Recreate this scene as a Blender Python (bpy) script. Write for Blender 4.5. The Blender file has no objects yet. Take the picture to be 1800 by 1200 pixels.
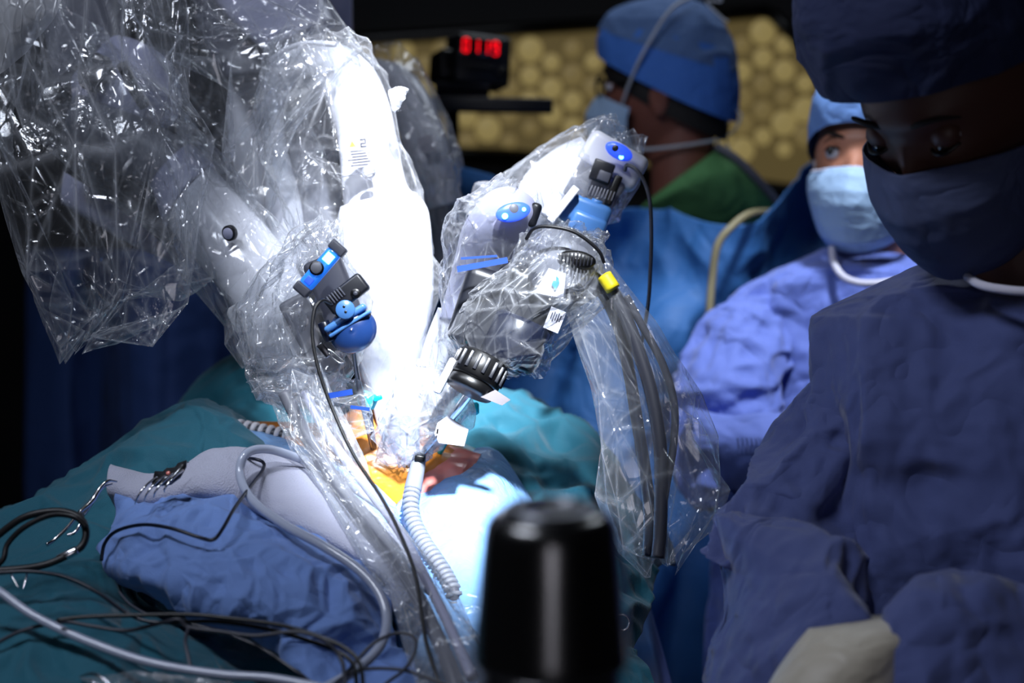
import bpy, bmesh, math, random
import numpy as np
from mathutils import Vector, Matrix
random.seed(7)

# ------------------------------------------------------------------ camera, world, lights, exposure
sc = bpy.context.scene
C0 = np.array([0.0, 0.0, 1.5]); PITCH = math.radians(8); FPX = 2750.0
FW = np.array([0, math.cos(PITCH), -math.sin(PITCH)]); UP = np.array([0, math.sin(PITCH), math.cos(PITCH)]); RT = np.array([1.0, 0, 0])
def P(x, y, d):
    """point seen at photo pixel x, y at depth d metres in front of the camera"""
    return C0 + FW*d + RT*((x-900)/FPX*d) + UP*((600-y)/FPX*d)
cam = bpy.data.cameras.new('camera'); camo = bpy.data.objects.new('camera', cam); sc.collection.objects.link(camo)
camo.location = C0; camo.rotation_euler = (math.radians(90)-PITCH, 0, 0)
cam.sensor_width = 36; cam.lens = 55; cam.dof.use_dof = True; cam.dof.focus_distance = 1.46; cam.dof.aperture_fstop = 3.5
cam.clip_start = 0.02
sc.camera = camo
w = bpy.data.worlds.new('world'); sc.world = w; w.use_nodes = True
w.node_tree.nodes['Background'].inputs[0].default_value = (0.30, 0.42, 0.9, 1)
w.node_tree.nodes['Background'].inputs[1].default_value = 0.036
def aim(o, tgt):
    o.rotation_euler = (Vector(tgt)-o.location).to_track_quat('-Z', 'Y').to_euler()
def spot(name, loc, tgt, e, deg, blend, r, col):
    l = bpy.data.lights.new(name, 'SPOT'); l.energy = e; l.spot_size = math.radians(deg); l.spot_blend = blend; l.shadow_soft_size = r; l.color = col
    o = bpy.data.objects.new(name, l); sc.collection.objects.link(o); o.location = loc; aim(o, tgt); return o
def area(name, loc, tgt, e, sx, sy, col):
    l = bpy.data.lights.new(name, 'AREA'); l.shape = 'RECTANGLE'; l.size = sx; l.size_y = sy; l.energy = e; l.color = col
    o = bpy.data.objects.new(name, l); sc.collection.objects.link(o); o.location = loc; aim(o, tgt); return o
spot('surgical_light', (0.22, 0.30, 2.72), P(805, 850, 1.50), 1050, 9.8, 0.8, 0.06, (0.86, 0.92, 1.0))
spot('surgical_light_arm', (0.05, 0.80, 2.75), P(758, 340, 1.61), 860, 13.6, 0.95, 0.06, (0.88, 0.92, 1.0))
spot('spill_spot_left', (-0.35, 0.95, 2.78), P(470, 830, 1.48), 60, 13, 0.9, 0.08, (0.86, 0.92, 1.0))  # added weak spot imitating spill around the main lamp, no lamp of its own
spot('gown_fill_spot', (0.62, 1.55, 2.9), P(1370, 640, 2.15), 170, 28, 0.9, 0.10, (0.80, 0.88, 1.0))  # added fill spot that brightens the woman behind the table
area('fill_area_left', (-0.95, 0.55, 2.85), (-0.35, 1.4, 1.2), 18, 0.8, 0.22, (0.80, 0.86, 1.0))  # unseen fill, added for dim light and highlights on the left bags
area('fill_area_rear', (0.5, 3.0, 2.85), (0.5, 2.4, 1.2), 9, 1.1, 0.3, (0.82, 0.90, 1.0))  # unseen area fill added above the rear of the scene
area('light_box', (0.02, -1.9, 1.45), (0.08, 0.7, 1.25), 4.6, 0.40, 1.1, (0.9, 0.88, 1.0))
sc.view_settings.view_transform = 'Standard'; sc.view_settings.look = 'None'; sc.view_settings.gamma = 1; sc.view_settings.exposure = 0.0
try: sc.view_settings.use_curve_mapping = False
except Exception: pass
sc.cycles.transparent_max_bounces = 22; sc.cycles.max_bounces = 5; sc.cycles.diffuse_bounces = 2; sc.cycles.glossy_bounces = 2
sc.cycles.transmission_bounces = 4; sc.cycles.sample_clamp_indirect = 4; sc.cycles.caustics_reflective = False; sc.cycles.caustics_refractive = False

# ------------------------------------------------------------------ materials
MATS = {}
def s2l(c):
    return tuple(((v/255)/12.92 if v/255 <= 0.04045 else ((v/255+0.055)/1.055)**2.4) for v in c)
def mat(name, col, rough=0.5, metal=0.0, bump=None, var=0.0, sheen=0.0, emit=None, coat=0.0, trans=0.0, sss=0.0, var_scale=18, spec=0.5):
    """col in 0-255 sRGB; bump = list of (scale, strength_m, distortion, detail)"""
    m = bpy.data.materials.new(name); m.use_nodes = True; nt = m.node_tree; n = nt.nodes; l = nt.links
    b = n['Principled BSDF']; c = s2l(col) + (1,)
    b.inputs['Base Color'].default_value = c; b.inputs['Roughness'].default_value = rough; b.inputs['Metallic'].default_value = metal
    b.inputs['Sheen Weight'].default_value = sheen; b.inputs['Coat Weight'].default_value = coat; b.inputs['Coat Roughness'].default_value = 0.16; b.inputs['Transmission Weight'].default_value = trans
    b.inputs['Specular IOR Level'].default_value = spec
    if sss: b.inputs['Subsurface Weight'].default_value = sss; b.inputs['Subsurface Scale'].default_value = 0.01
    tc = n.new('ShaderNodeTexCoord')
    if var:
        nz = n.new('ShaderNodeTexNoise'); nz.inputs['Scale'].default_value = var_scale; nz.inputs['Detail'].default_value = 6; l.new(tc.outputs['Object'], nz.inputs['Vector'])
        mx = n.new('ShaderNodeMix'); mx.data_type = 'RGBA'; mx.inputs['A'].default_value = tuple(v*(1-var) for v in c[:3])+(1,); mx.inputs['B'].default_value = tuple(min(1, v*(1+var)) for v in c[:3])+(1,)
        l.new(nz.outputs['Fac'], mx.inputs['Factor']); l.new(mx.outputs['Result'], b.inputs['Base Color'])
    prev = None
    for (s, st, dist, det) in (bump or []):
        nz = n.new('ShaderNodeTexNoise'); nz.inputs['Scale'].default_value = s; nz.inputs['Detail'].default_value = det; nz.inputs['Distortion'].default_value = dist
        l.new(tc.outputs['Object'], nz.inputs['Vector'])
        bp = n.new('ShaderNodeBump'); bp.inputs['Distance'].default_value = st; bp.inputs['Strength'].default_value = 1.0
        ml = n.new('ShaderNodeMath'); ml.operation = 'SUBTRACT'; ml.inputs[1].default_value = 0.5; l.new(nz.outputs['Fac'], ml.inputs[0])
        ab = n.new('ShaderNodeMath'); ab.operation = 'ABSOLUTE'; l.new(ml.outputs[0], ab.inputs[0])
        l.new((ab if dist > 0.3 else nz).outputs[0], bp.inputs['Height'])
        if prev: l.new(prev.outputs[0], bp.inputs['Normal'])
        prev = bp
    if prev: l.new(prev.outputs[0], b.inputs['Normal'])
    if emit:
        b.inputs['Emission Color'].default_value = s2l(emit[0]) + (1,); b.inputs['Emission Strength'].default_value = emit[1]
    MATS[name] = m; return m

def plastic(name, haze=0.10, edge=0.55, rough=0.13, tint=(0.93, 0.95, 1.0), bs=1.0, spec=0.06, white=0.32):
    m = bpy.data.materials.new(name); m.use_nodes = True; nt = m.node_tree; n = nt.nodes; l = nt.links; n.clear()
    out = n.new('ShaderNodeOutputMaterial'); tc = n.new('ShaderNodeTexCoord')
    mp = n.new('ShaderNodeMapping'); mp.inputs['Scale'].default_value = (1.0, 0.8, 0.45); mp.inputs['Rotation'].default_value = (0.3, 0.5, 0.2)
    wn = n.new('ShaderNodeTexNoise'); wn.inputs['Scale'].default_value = 9; wn.inputs['Detail'].default_value = 1; l.new(tc.outputs['Object'], wn.inputs['Vector'])
    wa = n.new('ShaderNodeVectorMath'); wa.operation = 'MULTIPLY_ADD'; wa.inputs[1].default_value = (0.05, 0.05, 0.05); l.new(wn.outputs['Color'], wa.inputs[0]); l.new(tc.outputs['Object'], wa.inputs[2])
    l.new(wa.outputs[0], mp.inputs['Vector'])
    prev = None; lines = []
    for (s_, st, lw_) in ((20, 0.0012*bs, 0.035), (60, 0.0006*bs, 0.06)):
        v = n.new('ShaderNodeTexVoronoi'); v.feature = 'DISTANCE_TO_EDGE'; v.inputs['Scale'].default_value = s_; l.new(mp.outputs[0], v.inputs['Vector'])
        mr = n.new('ShaderNodeMapRange'); mr.inputs['From Min'].default_value = 0; mr.inputs['From Max'].default_value = lw_; mr.inputs['To Min'].default_value = 1; mr.inputs['To Max'].default_value = 0; l.new(v.outputs[0], mr.inputs['Value']); lines.append(mr)
        b = n.new('ShaderNodeBump'); b.inputs['Distance'].default_value = st; b.inputs['Strength'].default_value = 1.0; l.new(mr.outputs[0], b.inputs['Height'])
        if prev: l.new(prev.outputs[0], b.inputs['Normal'])
        prev = b
    mk_ = n.new('ShaderNodeTexNoise'); mk_.inputs['Scale'].default_value = 14; mk_.inputs['Detail'].default_value = 2; l.new(tc.outputs['Object'], mk_.inputs['Vector'])
    mkr = n.new('ShaderNodeMapRange'); mkr.inputs['From Min'].default_value = 0.48; mkr.inputs['From Max'].default_value = 0.62; l.new(mk_.outputs['Fac'], mkr.inputs['Value'])
    fine = n.new('ShaderNodeTexNoise'); fine.inputs['Scale'].default_value = 130; fine.inputs['Detail'].default_value = 2; l.new(tc.outputs['Object'], fine.inputs['Vector'])
    fb_ = n.new('ShaderNodeBump'); fb_.inputs['Distance'].default_value = 0.0012*bs; l.new(fine.outputs['Fac'], fb_.inputs['Height']); l.new(mkr.outputs[0], fb_.inputs['Strength']); l.new(prev.outputs[0], fb_.inputs['Normal']); prev = fb_
    at = n.new('ShaderNodeAttribute'); at.attribute_name = 'crease'
    lm = n.new('ShaderNodeMath'); lm.operation = 'MULTIPLY'; l.new(lines[0].outputs[0], lm.inputs[0]); l.new(mkr.outputs[0], lm.inputs[1])
    lm2 = n.new('ShaderNodeMath'); lm2.operation = 'MULTIPLY'; lm2.inputs[1].default_value = 0.45; l.new(lm.outputs[0], lm2.inputs[0])
    cr_ = n.new('ShaderNodeMath'); cr_.operation = 'MAXIMUM'; l.new(at.outputs['Fac'], cr_.inputs[0]); l.new(lm2.outputs[0], cr_.inputs[1])
    N = prev.outputs[0]
    tr = n.new('ShaderNodeBsdfTransparent'); tr.inputs[0].default_value = (0.955, 0.965, 0.975, 1)
    df = n.new('ShaderNodeBsdfDiffuse'); df.inputs[0].default_value = tint + (1,); l.new(N, df.inputs['Normal'])
    tl = n.new('ShaderNodeBsdfTranslucent'); tl.inputs[0].default_value = tint + (1,); l.new(N, tl.inputs['Normal'])
    mh = n.new('ShaderNodeMixShader'); mh.inputs[0].default_value = 0.5; l.new(df.outputs[0], mh.inputs[1]); l.new(tl.outputs[0], mh.inputs[2])
    lw = n.new('ShaderNodeLayerWeight'); lw.inputs['Blend'].default_value = 0.5; l.new(N, lw.inputs['Normal'])
    pw = n.new('ShaderNodeMath'); pw.operation = 'POWER'; pw.inputs[1].default_value = 3.0; l.new(lw.outputs['Facing'], pw.inputs[0])
    ma = n.new('ShaderNodeMath'); ma.operation = 'MULTIPLY_ADD'; ma.inputs[1].default_value = edge; ma.inputs[2].default_value = haze; ma.use_clamp = True
    l.new(pw.outputs[0], ma.inputs[0])
    mc = n.new('ShaderNodeMath'); mc.operation = 'MULTIPLY_ADD'; mc.inputs[1].default_value = white; mc.use_clamp = True; l.new(cr_.outputs[0], mc.inputs[0]); l.new(ma.outputs[0], mc.inputs[2])
    m1 = n.new('ShaderNodeMixShader'); l.new(mc.outputs[0], m1.inputs[0]); l.new(tr.outputs[0], m1.inputs[1]); l.new(mh.outputs[0], m1.inputs[2])
    gl = n.new('ShaderNodeBsdfGlossy'); gl.inputs['Roughness'].default_value = rough; gl.inputs[0].default_value = (1, 1, 1, 1); l.new(N, gl.inputs['Normal'])
    sp = n.new('ShaderNodeMath'); sp.operation = 'MULTIPLY_ADD'; sp.inputs[1].default_value = 0.5; sp.inputs[2].default_value = spec; sp.use_clamp = True; l.new(pw.outputs[0], sp.inputs[0])
    m2 = n.new('ShaderNodeMixShader'); l.new(sp.outputs[0], m2.inputs[0]); l.new(m1.outputs[0], m2.inputs[1]); l.new(gl.outputs[0], m2.inputs[2])
    l.new(m2.outputs[0], out.inputs['Surface']); MATS[name] = m; return m

FOLD = [(6, 0.022, 0.2, 2), (16, 0.006, 0.5, 2), (900, 0.0004, 0, 2)]
GF = [(6, 0.045, 0.2, 3), (15, 0.020, 0.4, 2), (1100, 0.0003, 0, 2)]
mat('gown', (104, 124, 205), 0.75, bump=GF, sheen=0.25)
mat('gown_shaded', (72, 84, 138), 0.8, bump=GF, sheen=0.2)  # same cloth as the other gown, foreground shade put into the colour
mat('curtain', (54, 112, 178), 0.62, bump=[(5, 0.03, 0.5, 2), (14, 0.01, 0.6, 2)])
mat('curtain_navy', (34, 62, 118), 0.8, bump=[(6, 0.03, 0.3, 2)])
mat('teal', (0, 90, 110), 0.75, bump=FOLD, sheen=0.2)
mat('teal_dark', (0, 92, 110), 0.8, bump=FOLD, sheen=0.15)
mat('wrap_blue', (110, 142, 205), 0.8, bump=[(9, 0.014, 0.2, 2), (26, 0.006, 0.5, 2), (900, 0.0004, 0, 2)], sheen=0.15)
mat('towel', (168, 170, 190), 0.95, bump=[(14, 0.012, 0.2, 3), (700, 0.0012, 0, 2)], sheen=0.2)
mat('pale_drape', (122, 165, 215), 0.35, bump=[(16, 0.012, 0.8, 3), (60, 0.003, 0.6, 2)])
mat('white_plastic', (214, 216, 226), 0.35, coat=0.2)
mat('lavender_plastic', (168, 170, 196), 0.38)
mat('grey_plastic', (112, 114, 124), 0.42)
mat('mid_grey', (78, 80, 92), 0.45)
mat('dark_plastic', (22, 24, 32), 0.38)
mat('navy_plastic', (13, 19, 38), 0.3)
mat('black', (5, 5, 6), 0.35)
mat('black_gloss', (12, 12, 13), 0.26, metal=0.0, coat=1.0, spec=1.0)
mat('rubber', (14, 14, 18), 0.45)
mat('grey_rubber', (58, 60, 70), 0.42)
mat('blue_adapter', (70, 118, 178), 0.3)
mat('blue_deep', (30, 58, 112), 0.25, coat=0.4)
mat('blue_clear', (60, 140, 235), 0.15, emit=((30, 120, 255), 0.6))
mat('led_blue', (90, 170, 255), 0.3, emit=((70, 150, 255), 14))
mat('led_glow', (70, 110, 255), 0.3, emit=((40, 80, 255), 0.7))
mat('led_red', (255, 20, 30), 0.3, emit=((255, 12, 28), 1.6))
mat('tape_blue', (2, 58, 150), 0.5)
mat('cyan', (0, 190, 210), 0.3, emit=None)
mat('teal_mark', (0, 120, 150), 0.5)
mat('yellow', (225, 205, 30), 0.5)
mat('ink', (30, 32, 50), 0.6)
mat('label_white', (165, 165, 176), 0.5)
mat('chrome', (205, 205, 210), 0.18, metal=1.0)
mat('steel_dark', (120, 122, 128), 0.3, metal=1.0)
mat('clear_tube', (170, 178, 200), 0.16, coat=0.5, spec=0.6)
mat('rib_white', (225, 222, 226), 0.35)
mat('rib_grey', (118, 122, 132), 0.5)
mat('cream_hose', (140, 130, 98), 0.5)
mat('skin_iodine', (214, 128, 38), 0.3, var=0.35, sss=0.0, coat=0.4, bump=[(40, 0.003, 0.2, 3)], var_scale=14)
mat('skin_pink', (225, 125, 115), 0.3, var=0.4, coat=0.3, var_scale=30)
mat('skin_man', (122, 74, 62), 0.5, var=0.12)
mat('skin_woman', (205, 140, 112), 0.45, var=0.1)
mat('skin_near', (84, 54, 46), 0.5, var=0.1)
mat('hair', (14, 10, 10), 0.7, bump=[(300, 0.002, 0, 3)])
mat('brow', (20, 12, 10), 0.8)
mat('eye_white', (215, 215, 225), 0.2, coat=0.6)
mat('iris', (30, 20, 16), 0.15, coat=0.8)
mat('hat_blue', (64, 118, 205), 0.8, bump=[(18, 0.01, 0.6, 3), (700, 0.0006, 0, 2)])
mat('hat_top', (86, 116, 165), 0.85, bump=[(22, 0.012, 0.6, 3), (500, 0.001, 0, 2)])
mat('hat_light', (120, 160, 225), 0.8, bump=[(18, 0.01, 0.6, 3), (700, 0.0006, 0, 2)])
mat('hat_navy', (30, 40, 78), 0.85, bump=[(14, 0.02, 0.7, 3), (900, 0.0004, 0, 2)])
mat('mask_light', (168, 198, 232), 0.7, bump=[(20, 0.008, 0.6, 3), (700, 0.0003, 0, 2)])
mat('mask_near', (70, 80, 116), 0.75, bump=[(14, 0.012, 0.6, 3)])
mat('strap', (190, 195, 205), 0.7)
mat('collar_white', (215, 212, 228), 0.8)
mat('scrub_green', (92, 150, 92), 0.85, bump=[(10, 0.02, 0.5, 3)])
mat('glove', (186, 178, 162), 0.5, bump=[(18, 0.01, 0.6, 3)])
mat('wall_dark', (14, 15, 20), 0.8, bump=[(4, 0.002, 0, 2)])
mat('wall_panel', (70, 60, 34), 0.6, emit=((92, 79, 46), 0.72))
mat('disc_glass', (150, 130, 80), 0.4, emit=((146, 130, 82), 0.72))
mat('disc_dim', (130, 112, 70), 0.4, emit=((118, 103, 64), 0.72))
mat('floor_grey', (60, 66, 76), 0.4, bump=[(3, 0.002, 0, 2)])
plastic('film', 0.05, 0.38, 0.13, bs=1.0, spec=0.05)
plastic('film_bright', 0.10, 0.42, 0.15, bs=1.0, spec=0.05)
plastic('film_thick', 0.07, 0.40, 0.10, bs=0.7, spec=0.06)
plastic('film_thin', 0.03, 0.4, 0.08, bs=0.9, spec=0.05)
plastic('film_gather', 0.24, 0.42, 0.18, bs=1.0, spec=0.04)
plastic('film_clear', 0.022, 0.34, 0.11, bs=0.9, spec=0.045, white=0.42)
plastic('film_milky', 0.42, 0.4, 0.3, bs=0.6, spec=0.03)

# ------------------------------------------------------------------ building tools
COL = sc.collection
class Thing:
    def __init__(s, name, label, cat, loc, group=None):
        s.o = bpy.data.objects.new(name, None); COL.objects.link(s.o); s.loc = np.array(loc, float); s.o.location = s.loc
        s.o.empty_display_size = 0.02
        s.o['label'] = label; s.o['category'] = cat
        if group: s.o['group'] = group
    def add(s, name, geo, m, label=None, parent=None, smooth=True, kind=None, solid=0):
        o = mk(name, geo, m, s.loc, smooth, solid); o.parent = parent or s.o
        if label: o['label'] = label
        if kind: o['kind'] = kind
        return o
def mk(name, geo, m, origin=(0, 0, 0), smooth=True, solid=0):
    v, f = geo; v = np.asarray(v, float) - np.asarray(origin, float)
    me = bpy.data.meshes.new(name); me.from_pydata(v.tolist(), [], [list(map(int, q)) for q in f]); me.update()
    if smooth: me.polygons.foreach_set('use_smooth', [True]*len(me.polygons))
    me.materials.append(MATS[m] if isinstance(m, str) else m)
    o = bpy.data.objects.new(name, me); COL.objects.link(o)
    if solid:
        md = o.modifiers.new('s', 'SOLIDIFY'); md.thickness = solid; md.offset = 0
    return o
def single(name, geo, m, label, cat, group=None, smooth=True, solid=0, kind=None):
    v = np.asarray(geo[0]); org = v.mean(0); org[2] = v[:, 2].min()
    o = mk(name, geo, m, org, smooth, solid); o.location = org
    o['label'] = label; o['category'] = cat
    if group: o['group'] = group
    if kind: o['kind'] = kind
    return o
def structure(name, geo, m, smooth=False):
    o = mk(name, geo, m, (0, 0, 0), smooth); o['kind'] = 'structure'; return o
def join(*gs):
    V = []; F = []; k = 0
    for v, f in gs:
        v = np.asarray(v, float); V.append(v); F += [[i+k for i in q] for q in f]; k += len(v)
    return np.vstack(V), F
def unit(a):
    a = np.asarray(a, float); return a/(np.linalg.norm(a)+1e-12)

def vnoise(p, seed=0):
    p = np.asarray(p, float); i = np.floor(p).astype(np.int64); f = p - i; f = f*f*(3-2*f); r = 0
    for dx in (0, 1):
        for dy in (0, 1):
            for dz in (0, 1):
                n = (i[..., 0]+dx)*374761393 + (i[..., 1]+dy)*668265263 + (i[..., 2]+dz)*2147483647 + seed*974711
                n = (n ^ (n >> 13)) * 1274126177; n = n & 0x7fffffff; n = (n ^ (n >> 16)) & 0xffffff
                v = n/float(0xffffff)*2-1
                wt = (f[..., 0] if dx else 1-f[..., 0])*(f[..., 1] if dy else 1-f[..., 1])*(f[..., 2] if dz else 1-f[..., 2])
                r = r + v*wt
    return r
ROT = np.array([[0.36, 0.48, -0.8], [-0.8, 0.6, 0], [0.48, 0.64, 0.6]])
def crumple(p, seed=0, octs=3, warp=0.5):
    q = p + warp*np.stack([vnoise(p*0.7, seed+11), vnoise(p*0.7, seed+12), vnoise(p*0.7, seed+13)], -1); s = 0; a = 1
    for o in range(octs):
        s = s + a*(1-2.2*np.abs(vnoise(q, seed+o))); q = q@ROT.T*1.9+7.3; a *= 0.48
    return s/1.7

def worley(q, nseed, seed):
    """F2-F1 of a random scatter on the surface itself: straight creases between flat facets"""
    sh = q.shape[:-1]; q = q.reshape(-1, 3); r = np.random.RandomState(seed); sd = q[r.choice(len(q), nseed, replace=False)]
    o = np.empty(len(q))
    for a in range(0, len(q), 8000):
        d = np.sqrt(((q[a:a+8000, None]-sd[None])**2).sum(-1)); d.partition(1, axis=1); o[a:a+8000] = d[:, 1]-d[:, 0]
    o = o/np.percentile(o, 90); return np.clip(o, 0, 1.3).reshape(sh)
def crom(pts, n):
    """Catmull-Rom through the rows of pts, n samples"""
    pts = np.asarray(pts, float); k = len(pts)
    if k == 2: t = np.linspace(0, 1, n)[:, None]; return pts[0]*(1-t)+pts[1]*t
    t = np.linspace(0, k-1, n); i = np.minimum(t.astype(int), k-2); u = (t-i)
    g = lambda j: pts[np.clip(j, 0, k-1)]
    p0, p1, p2, p3 = g(i-1), g(i), g(i+1), g(i+2)
    p0 = np.where((i == 0).reshape(-1, *[1]*(pts.ndim-1)), 2*p1-p2, p0); p3 = np.where((i == k-2).reshape(-1, *[1]*(pts.ndim-1)), 2*p2-p1, p3)
    u = u.reshape(-1, *[1]*(pts.ndim-1))
    return 0.5*((2*p1)+(-p0+p2)*u+(2*p0-5*p1+4*p2-p3)*u*u+(-p0+3*p1-3*p2+p3)*u**3)
def gridfaces(m, n, wrap=False):
    F = []
    for i in range(m-1):
        for j in range(n if wrap else n-1):
            a = i*n+j; b = i*n+(j+1) % n; F.append((a, b, b+n, a+n))
    return F
def loft(st, nu=60, nv=40, amp=0.0, freq=14, seed=1, stretch=0.35, caps=True, power=1.0, octs=3, facets=0):
    """st rows: (xl, yl, xr, yr, depth, thickness ratio): the outline's two edges in the photo, at real depth"""
    S = []
    for r in st:
        xl, yl, xr, yr, d, t = r[:6]
        L = P(xl, yl, d); R = P(xr, yr, d); S.append(np.concatenate([(L+R)/2, (R-L)/2, [t]]))
    S = crom(S, nu); c = S[:, :3]; a = S[:, 3:6]; tt = S[:, 6]
    al = np.linalg.norm(a, axis=1); b = FW[None]*(al*tt)[:, None]
    th = np.linspace(0, 2*np.pi, nv, endpoint=False); cs = np.cos(th); sn = np.sin(th)
    if power != 1.0: cs = np.sign(cs)*np.abs(cs)**power; sn = np.sign(sn)*np.abs(sn)**power
    V = c[:, None]+a[:, None]*cs[None, :, None]-b[:, None]*sn[None, :, None]
    if amp:
        ln = np.concatenate([[0], np.cumsum(np.linalg.norm(np.diff(c, axis=0), axis=1))])
        q = np.stack([np.repeat(ln[:, None], nv, 1)*stretch, cs[None]*al[:, None], sn[None]*al[:, None]], -1)*freq
        h = crumple(q, seed, octs)
        if facets: h = 0.8*h+0.9-1.1*worley(q/freq+0.02*np.stack([vnoise(q*.8, seed+5), vnoise(q*.8, seed+6), vnoise(q*.8, seed+7)], -1), facets, seed)-0.3*worley(q/freq, facets*7, seed+1)
        nrm = unit_rows(a[:, None]*cs[None, :, None]/(al[:, None, None]+1e-6)-FW*sn[None, :, None])
        V = V+nrm*(h*amp*np.minimum(1, al/0.02)[:, None])[..., None]
    V = V.reshape(-1, 3); F = gridfaces(nu, nv, True)
    if caps:
        k = len(V); V = np.vstack([V, c[:1], c[-1:]])
        for j in range(nv): F.append((k, (j+1) % nv, j)); F.append((k+1, (nu-1)*nv+j, (nu-1)*nv+(j+1) % nv))
    return V, F
def unit_rows(a): return a/(np.linalg.norm(a, axis=-1, keepdims=True)+1e-12)
def frames(pts):
    T = np.gradient(pts, axis=0); T = unit_rows(T); n = np.cross(T[0], [0.13, 0.2, 1.0]); N = []
    for t in T:
        n = n-t*np.dot(n, t); n = unit(n); N.append(n)
    N = np.array(N); return T, N, np.cross(T, N)
def tubew(pts, r, n=60, nv=10, caps=True):
    """tube through world points; r number or per-control radii or function of arclength fraction"""
    pts = np.asarray(pts, float); c = crom(pts, n); T, N, B = frames(c)
    if callable(r): rr = r(np.linspace(0, 1, n))
    elif np.ndim(r): rr = np.interp(np.linspace(0, 1, n), np.linspace(0, 1, len(r)), r)
    else: rr = np.full(n, r)
    th = np.linspace(0, 2*np.pi, nv, endpoint=False)
    V = c[:, None]+(N[:, None]*np.cos(th)[None, :, None]+B[:, None]*np.sin(th)[None, :, None])*rr[:, None, None]
    V = V.reshape(-1, 3); F = gridfaces(n, nv, True)
    if caps:
        k = len(V); V = np.vstack([V, c[:1], c[-1:]])
        for j in range(nv): F.append((k, (j+1) % nv, j)); F.append((k+1, (n-1)*nv+j, (n-1)*nv+(j+1) % nv))
    return V, F
def tube(px, rpx, n=70, nv=10):
    """px rows (x, y, depth); rpx radius in photo pixels at that depth"""
    pts = [P(*p) for p in px]; dm = np.mean([p[2] for p in px]); k = dm/FPX
    r = [q*k for q in rpx] if np.ndim(rpx) else rpx*k
    return tubew(pts, r, n, nv)
def spirals(px, rpx, turns, hpx, wfrac=0.5, n=None):
    """corrugated hose: radius steps between ribs and grooves"""
    pts = [P(*p) for p in px]; k = np.mean([p[2] for p in px])/FPX; n = n or turns*8
    def r(t):
        ph = (t*turns) % 1.0; return (rpx+hpx*(np.clip(np.sin(ph*2*np.pi)*2.5, -1, 1)))*k
    return tubew(pts, r, n, 18)
def rings(px, rpx, count, hpx, wpx, t0=0.0, t1=1.0, nv=16):
    pts = crom(np.array([P(*p) for p in px]), 400); k = np.mean([p[2] for p in px])/FPX
    ln = np.concatenate([[0], np.cumsum(np.linalg.norm(np.diff(pts, axis=0), axis=1))]); G = []
    for i in range(count):
        s = ln[-1]*(t0+(t1-t0)*(i+0.5)/count)
        c = np.array([np.interp(s, ln, pts[:, j]) for j in range(3)]); c2 = np.array([np.interp(s+1e-3, ln, pts[:, j]) for j in range(3)])
        G.append(lathe(c, c2-c, [(-wpx*k, rpx*k), (-wpx*0.7*k, (rpx+hpx)*k), (wpx*0.7*k, (rpx+hpx)*k), (wpx*k, rpx*k)], nv, caps=False))
    return join(*G)
def lathe(c, axis, prof, nv=32, caps=True):
    """prof rows (along, radius) around the axis at c"""
    ax = unit(axis); n = unit(np.cross(ax, [0.21, 0.9, 0.33])); b = np.cross(ax, n); th = np.linspace(0, 2*np.pi, nv, endpoint=False); V = []
    for (h, r) in prof: V.append(np.asarray(c)+ax*h+(n[None]*np.cos(th)[:, None]+b[None]*np.sin(th)[:, None])*r)
    V = np.vstack(V); m = len(prof); F = gridfaces(m, nv, True)
    if caps: F.append(tuple(range(nv))[::-1]); F.append(tuple((m-1)*nv+j for j in range(nv)))
    return V, F
def sheet(ctrl, nu=80, nv=100, amp=0.0, freq=9, seed=3, fold=(1, 1, 1), octs=3, facets=0):
    """cloth through a grid of (x, y, depth) control points"""
    g = np.array([[P(*p) for p in row] for row in ctrl]); g = crom(g, nu); g = crom(np.swapaxes(g, 0, 1), nv); g = np.swapaxes(g, 0, 1)
    du = np.gradient(g, axis=0); dv = np.gradient(g, axis=1); N = unit_rows(np.cross(du, dv))
    if amp:
        h = crumple(g*freq*np.array(fold), seed, octs)
        if facets:
            q = g*np.array(fold)+0.012*np.stack([vnoise(g*25, seed+5), vnoise(g*25, seed+6), vnoise(g*25, seed+7)], -1)
            h = 0.35*h+0.9-1.1*worley(q, facets, seed)-0.35*worley(q, facets*6, seed+1)
        g = g+N*(h*amp)[..., None]
    return g.reshape(-1, 3), gridfaces(nu, nv)
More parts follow.
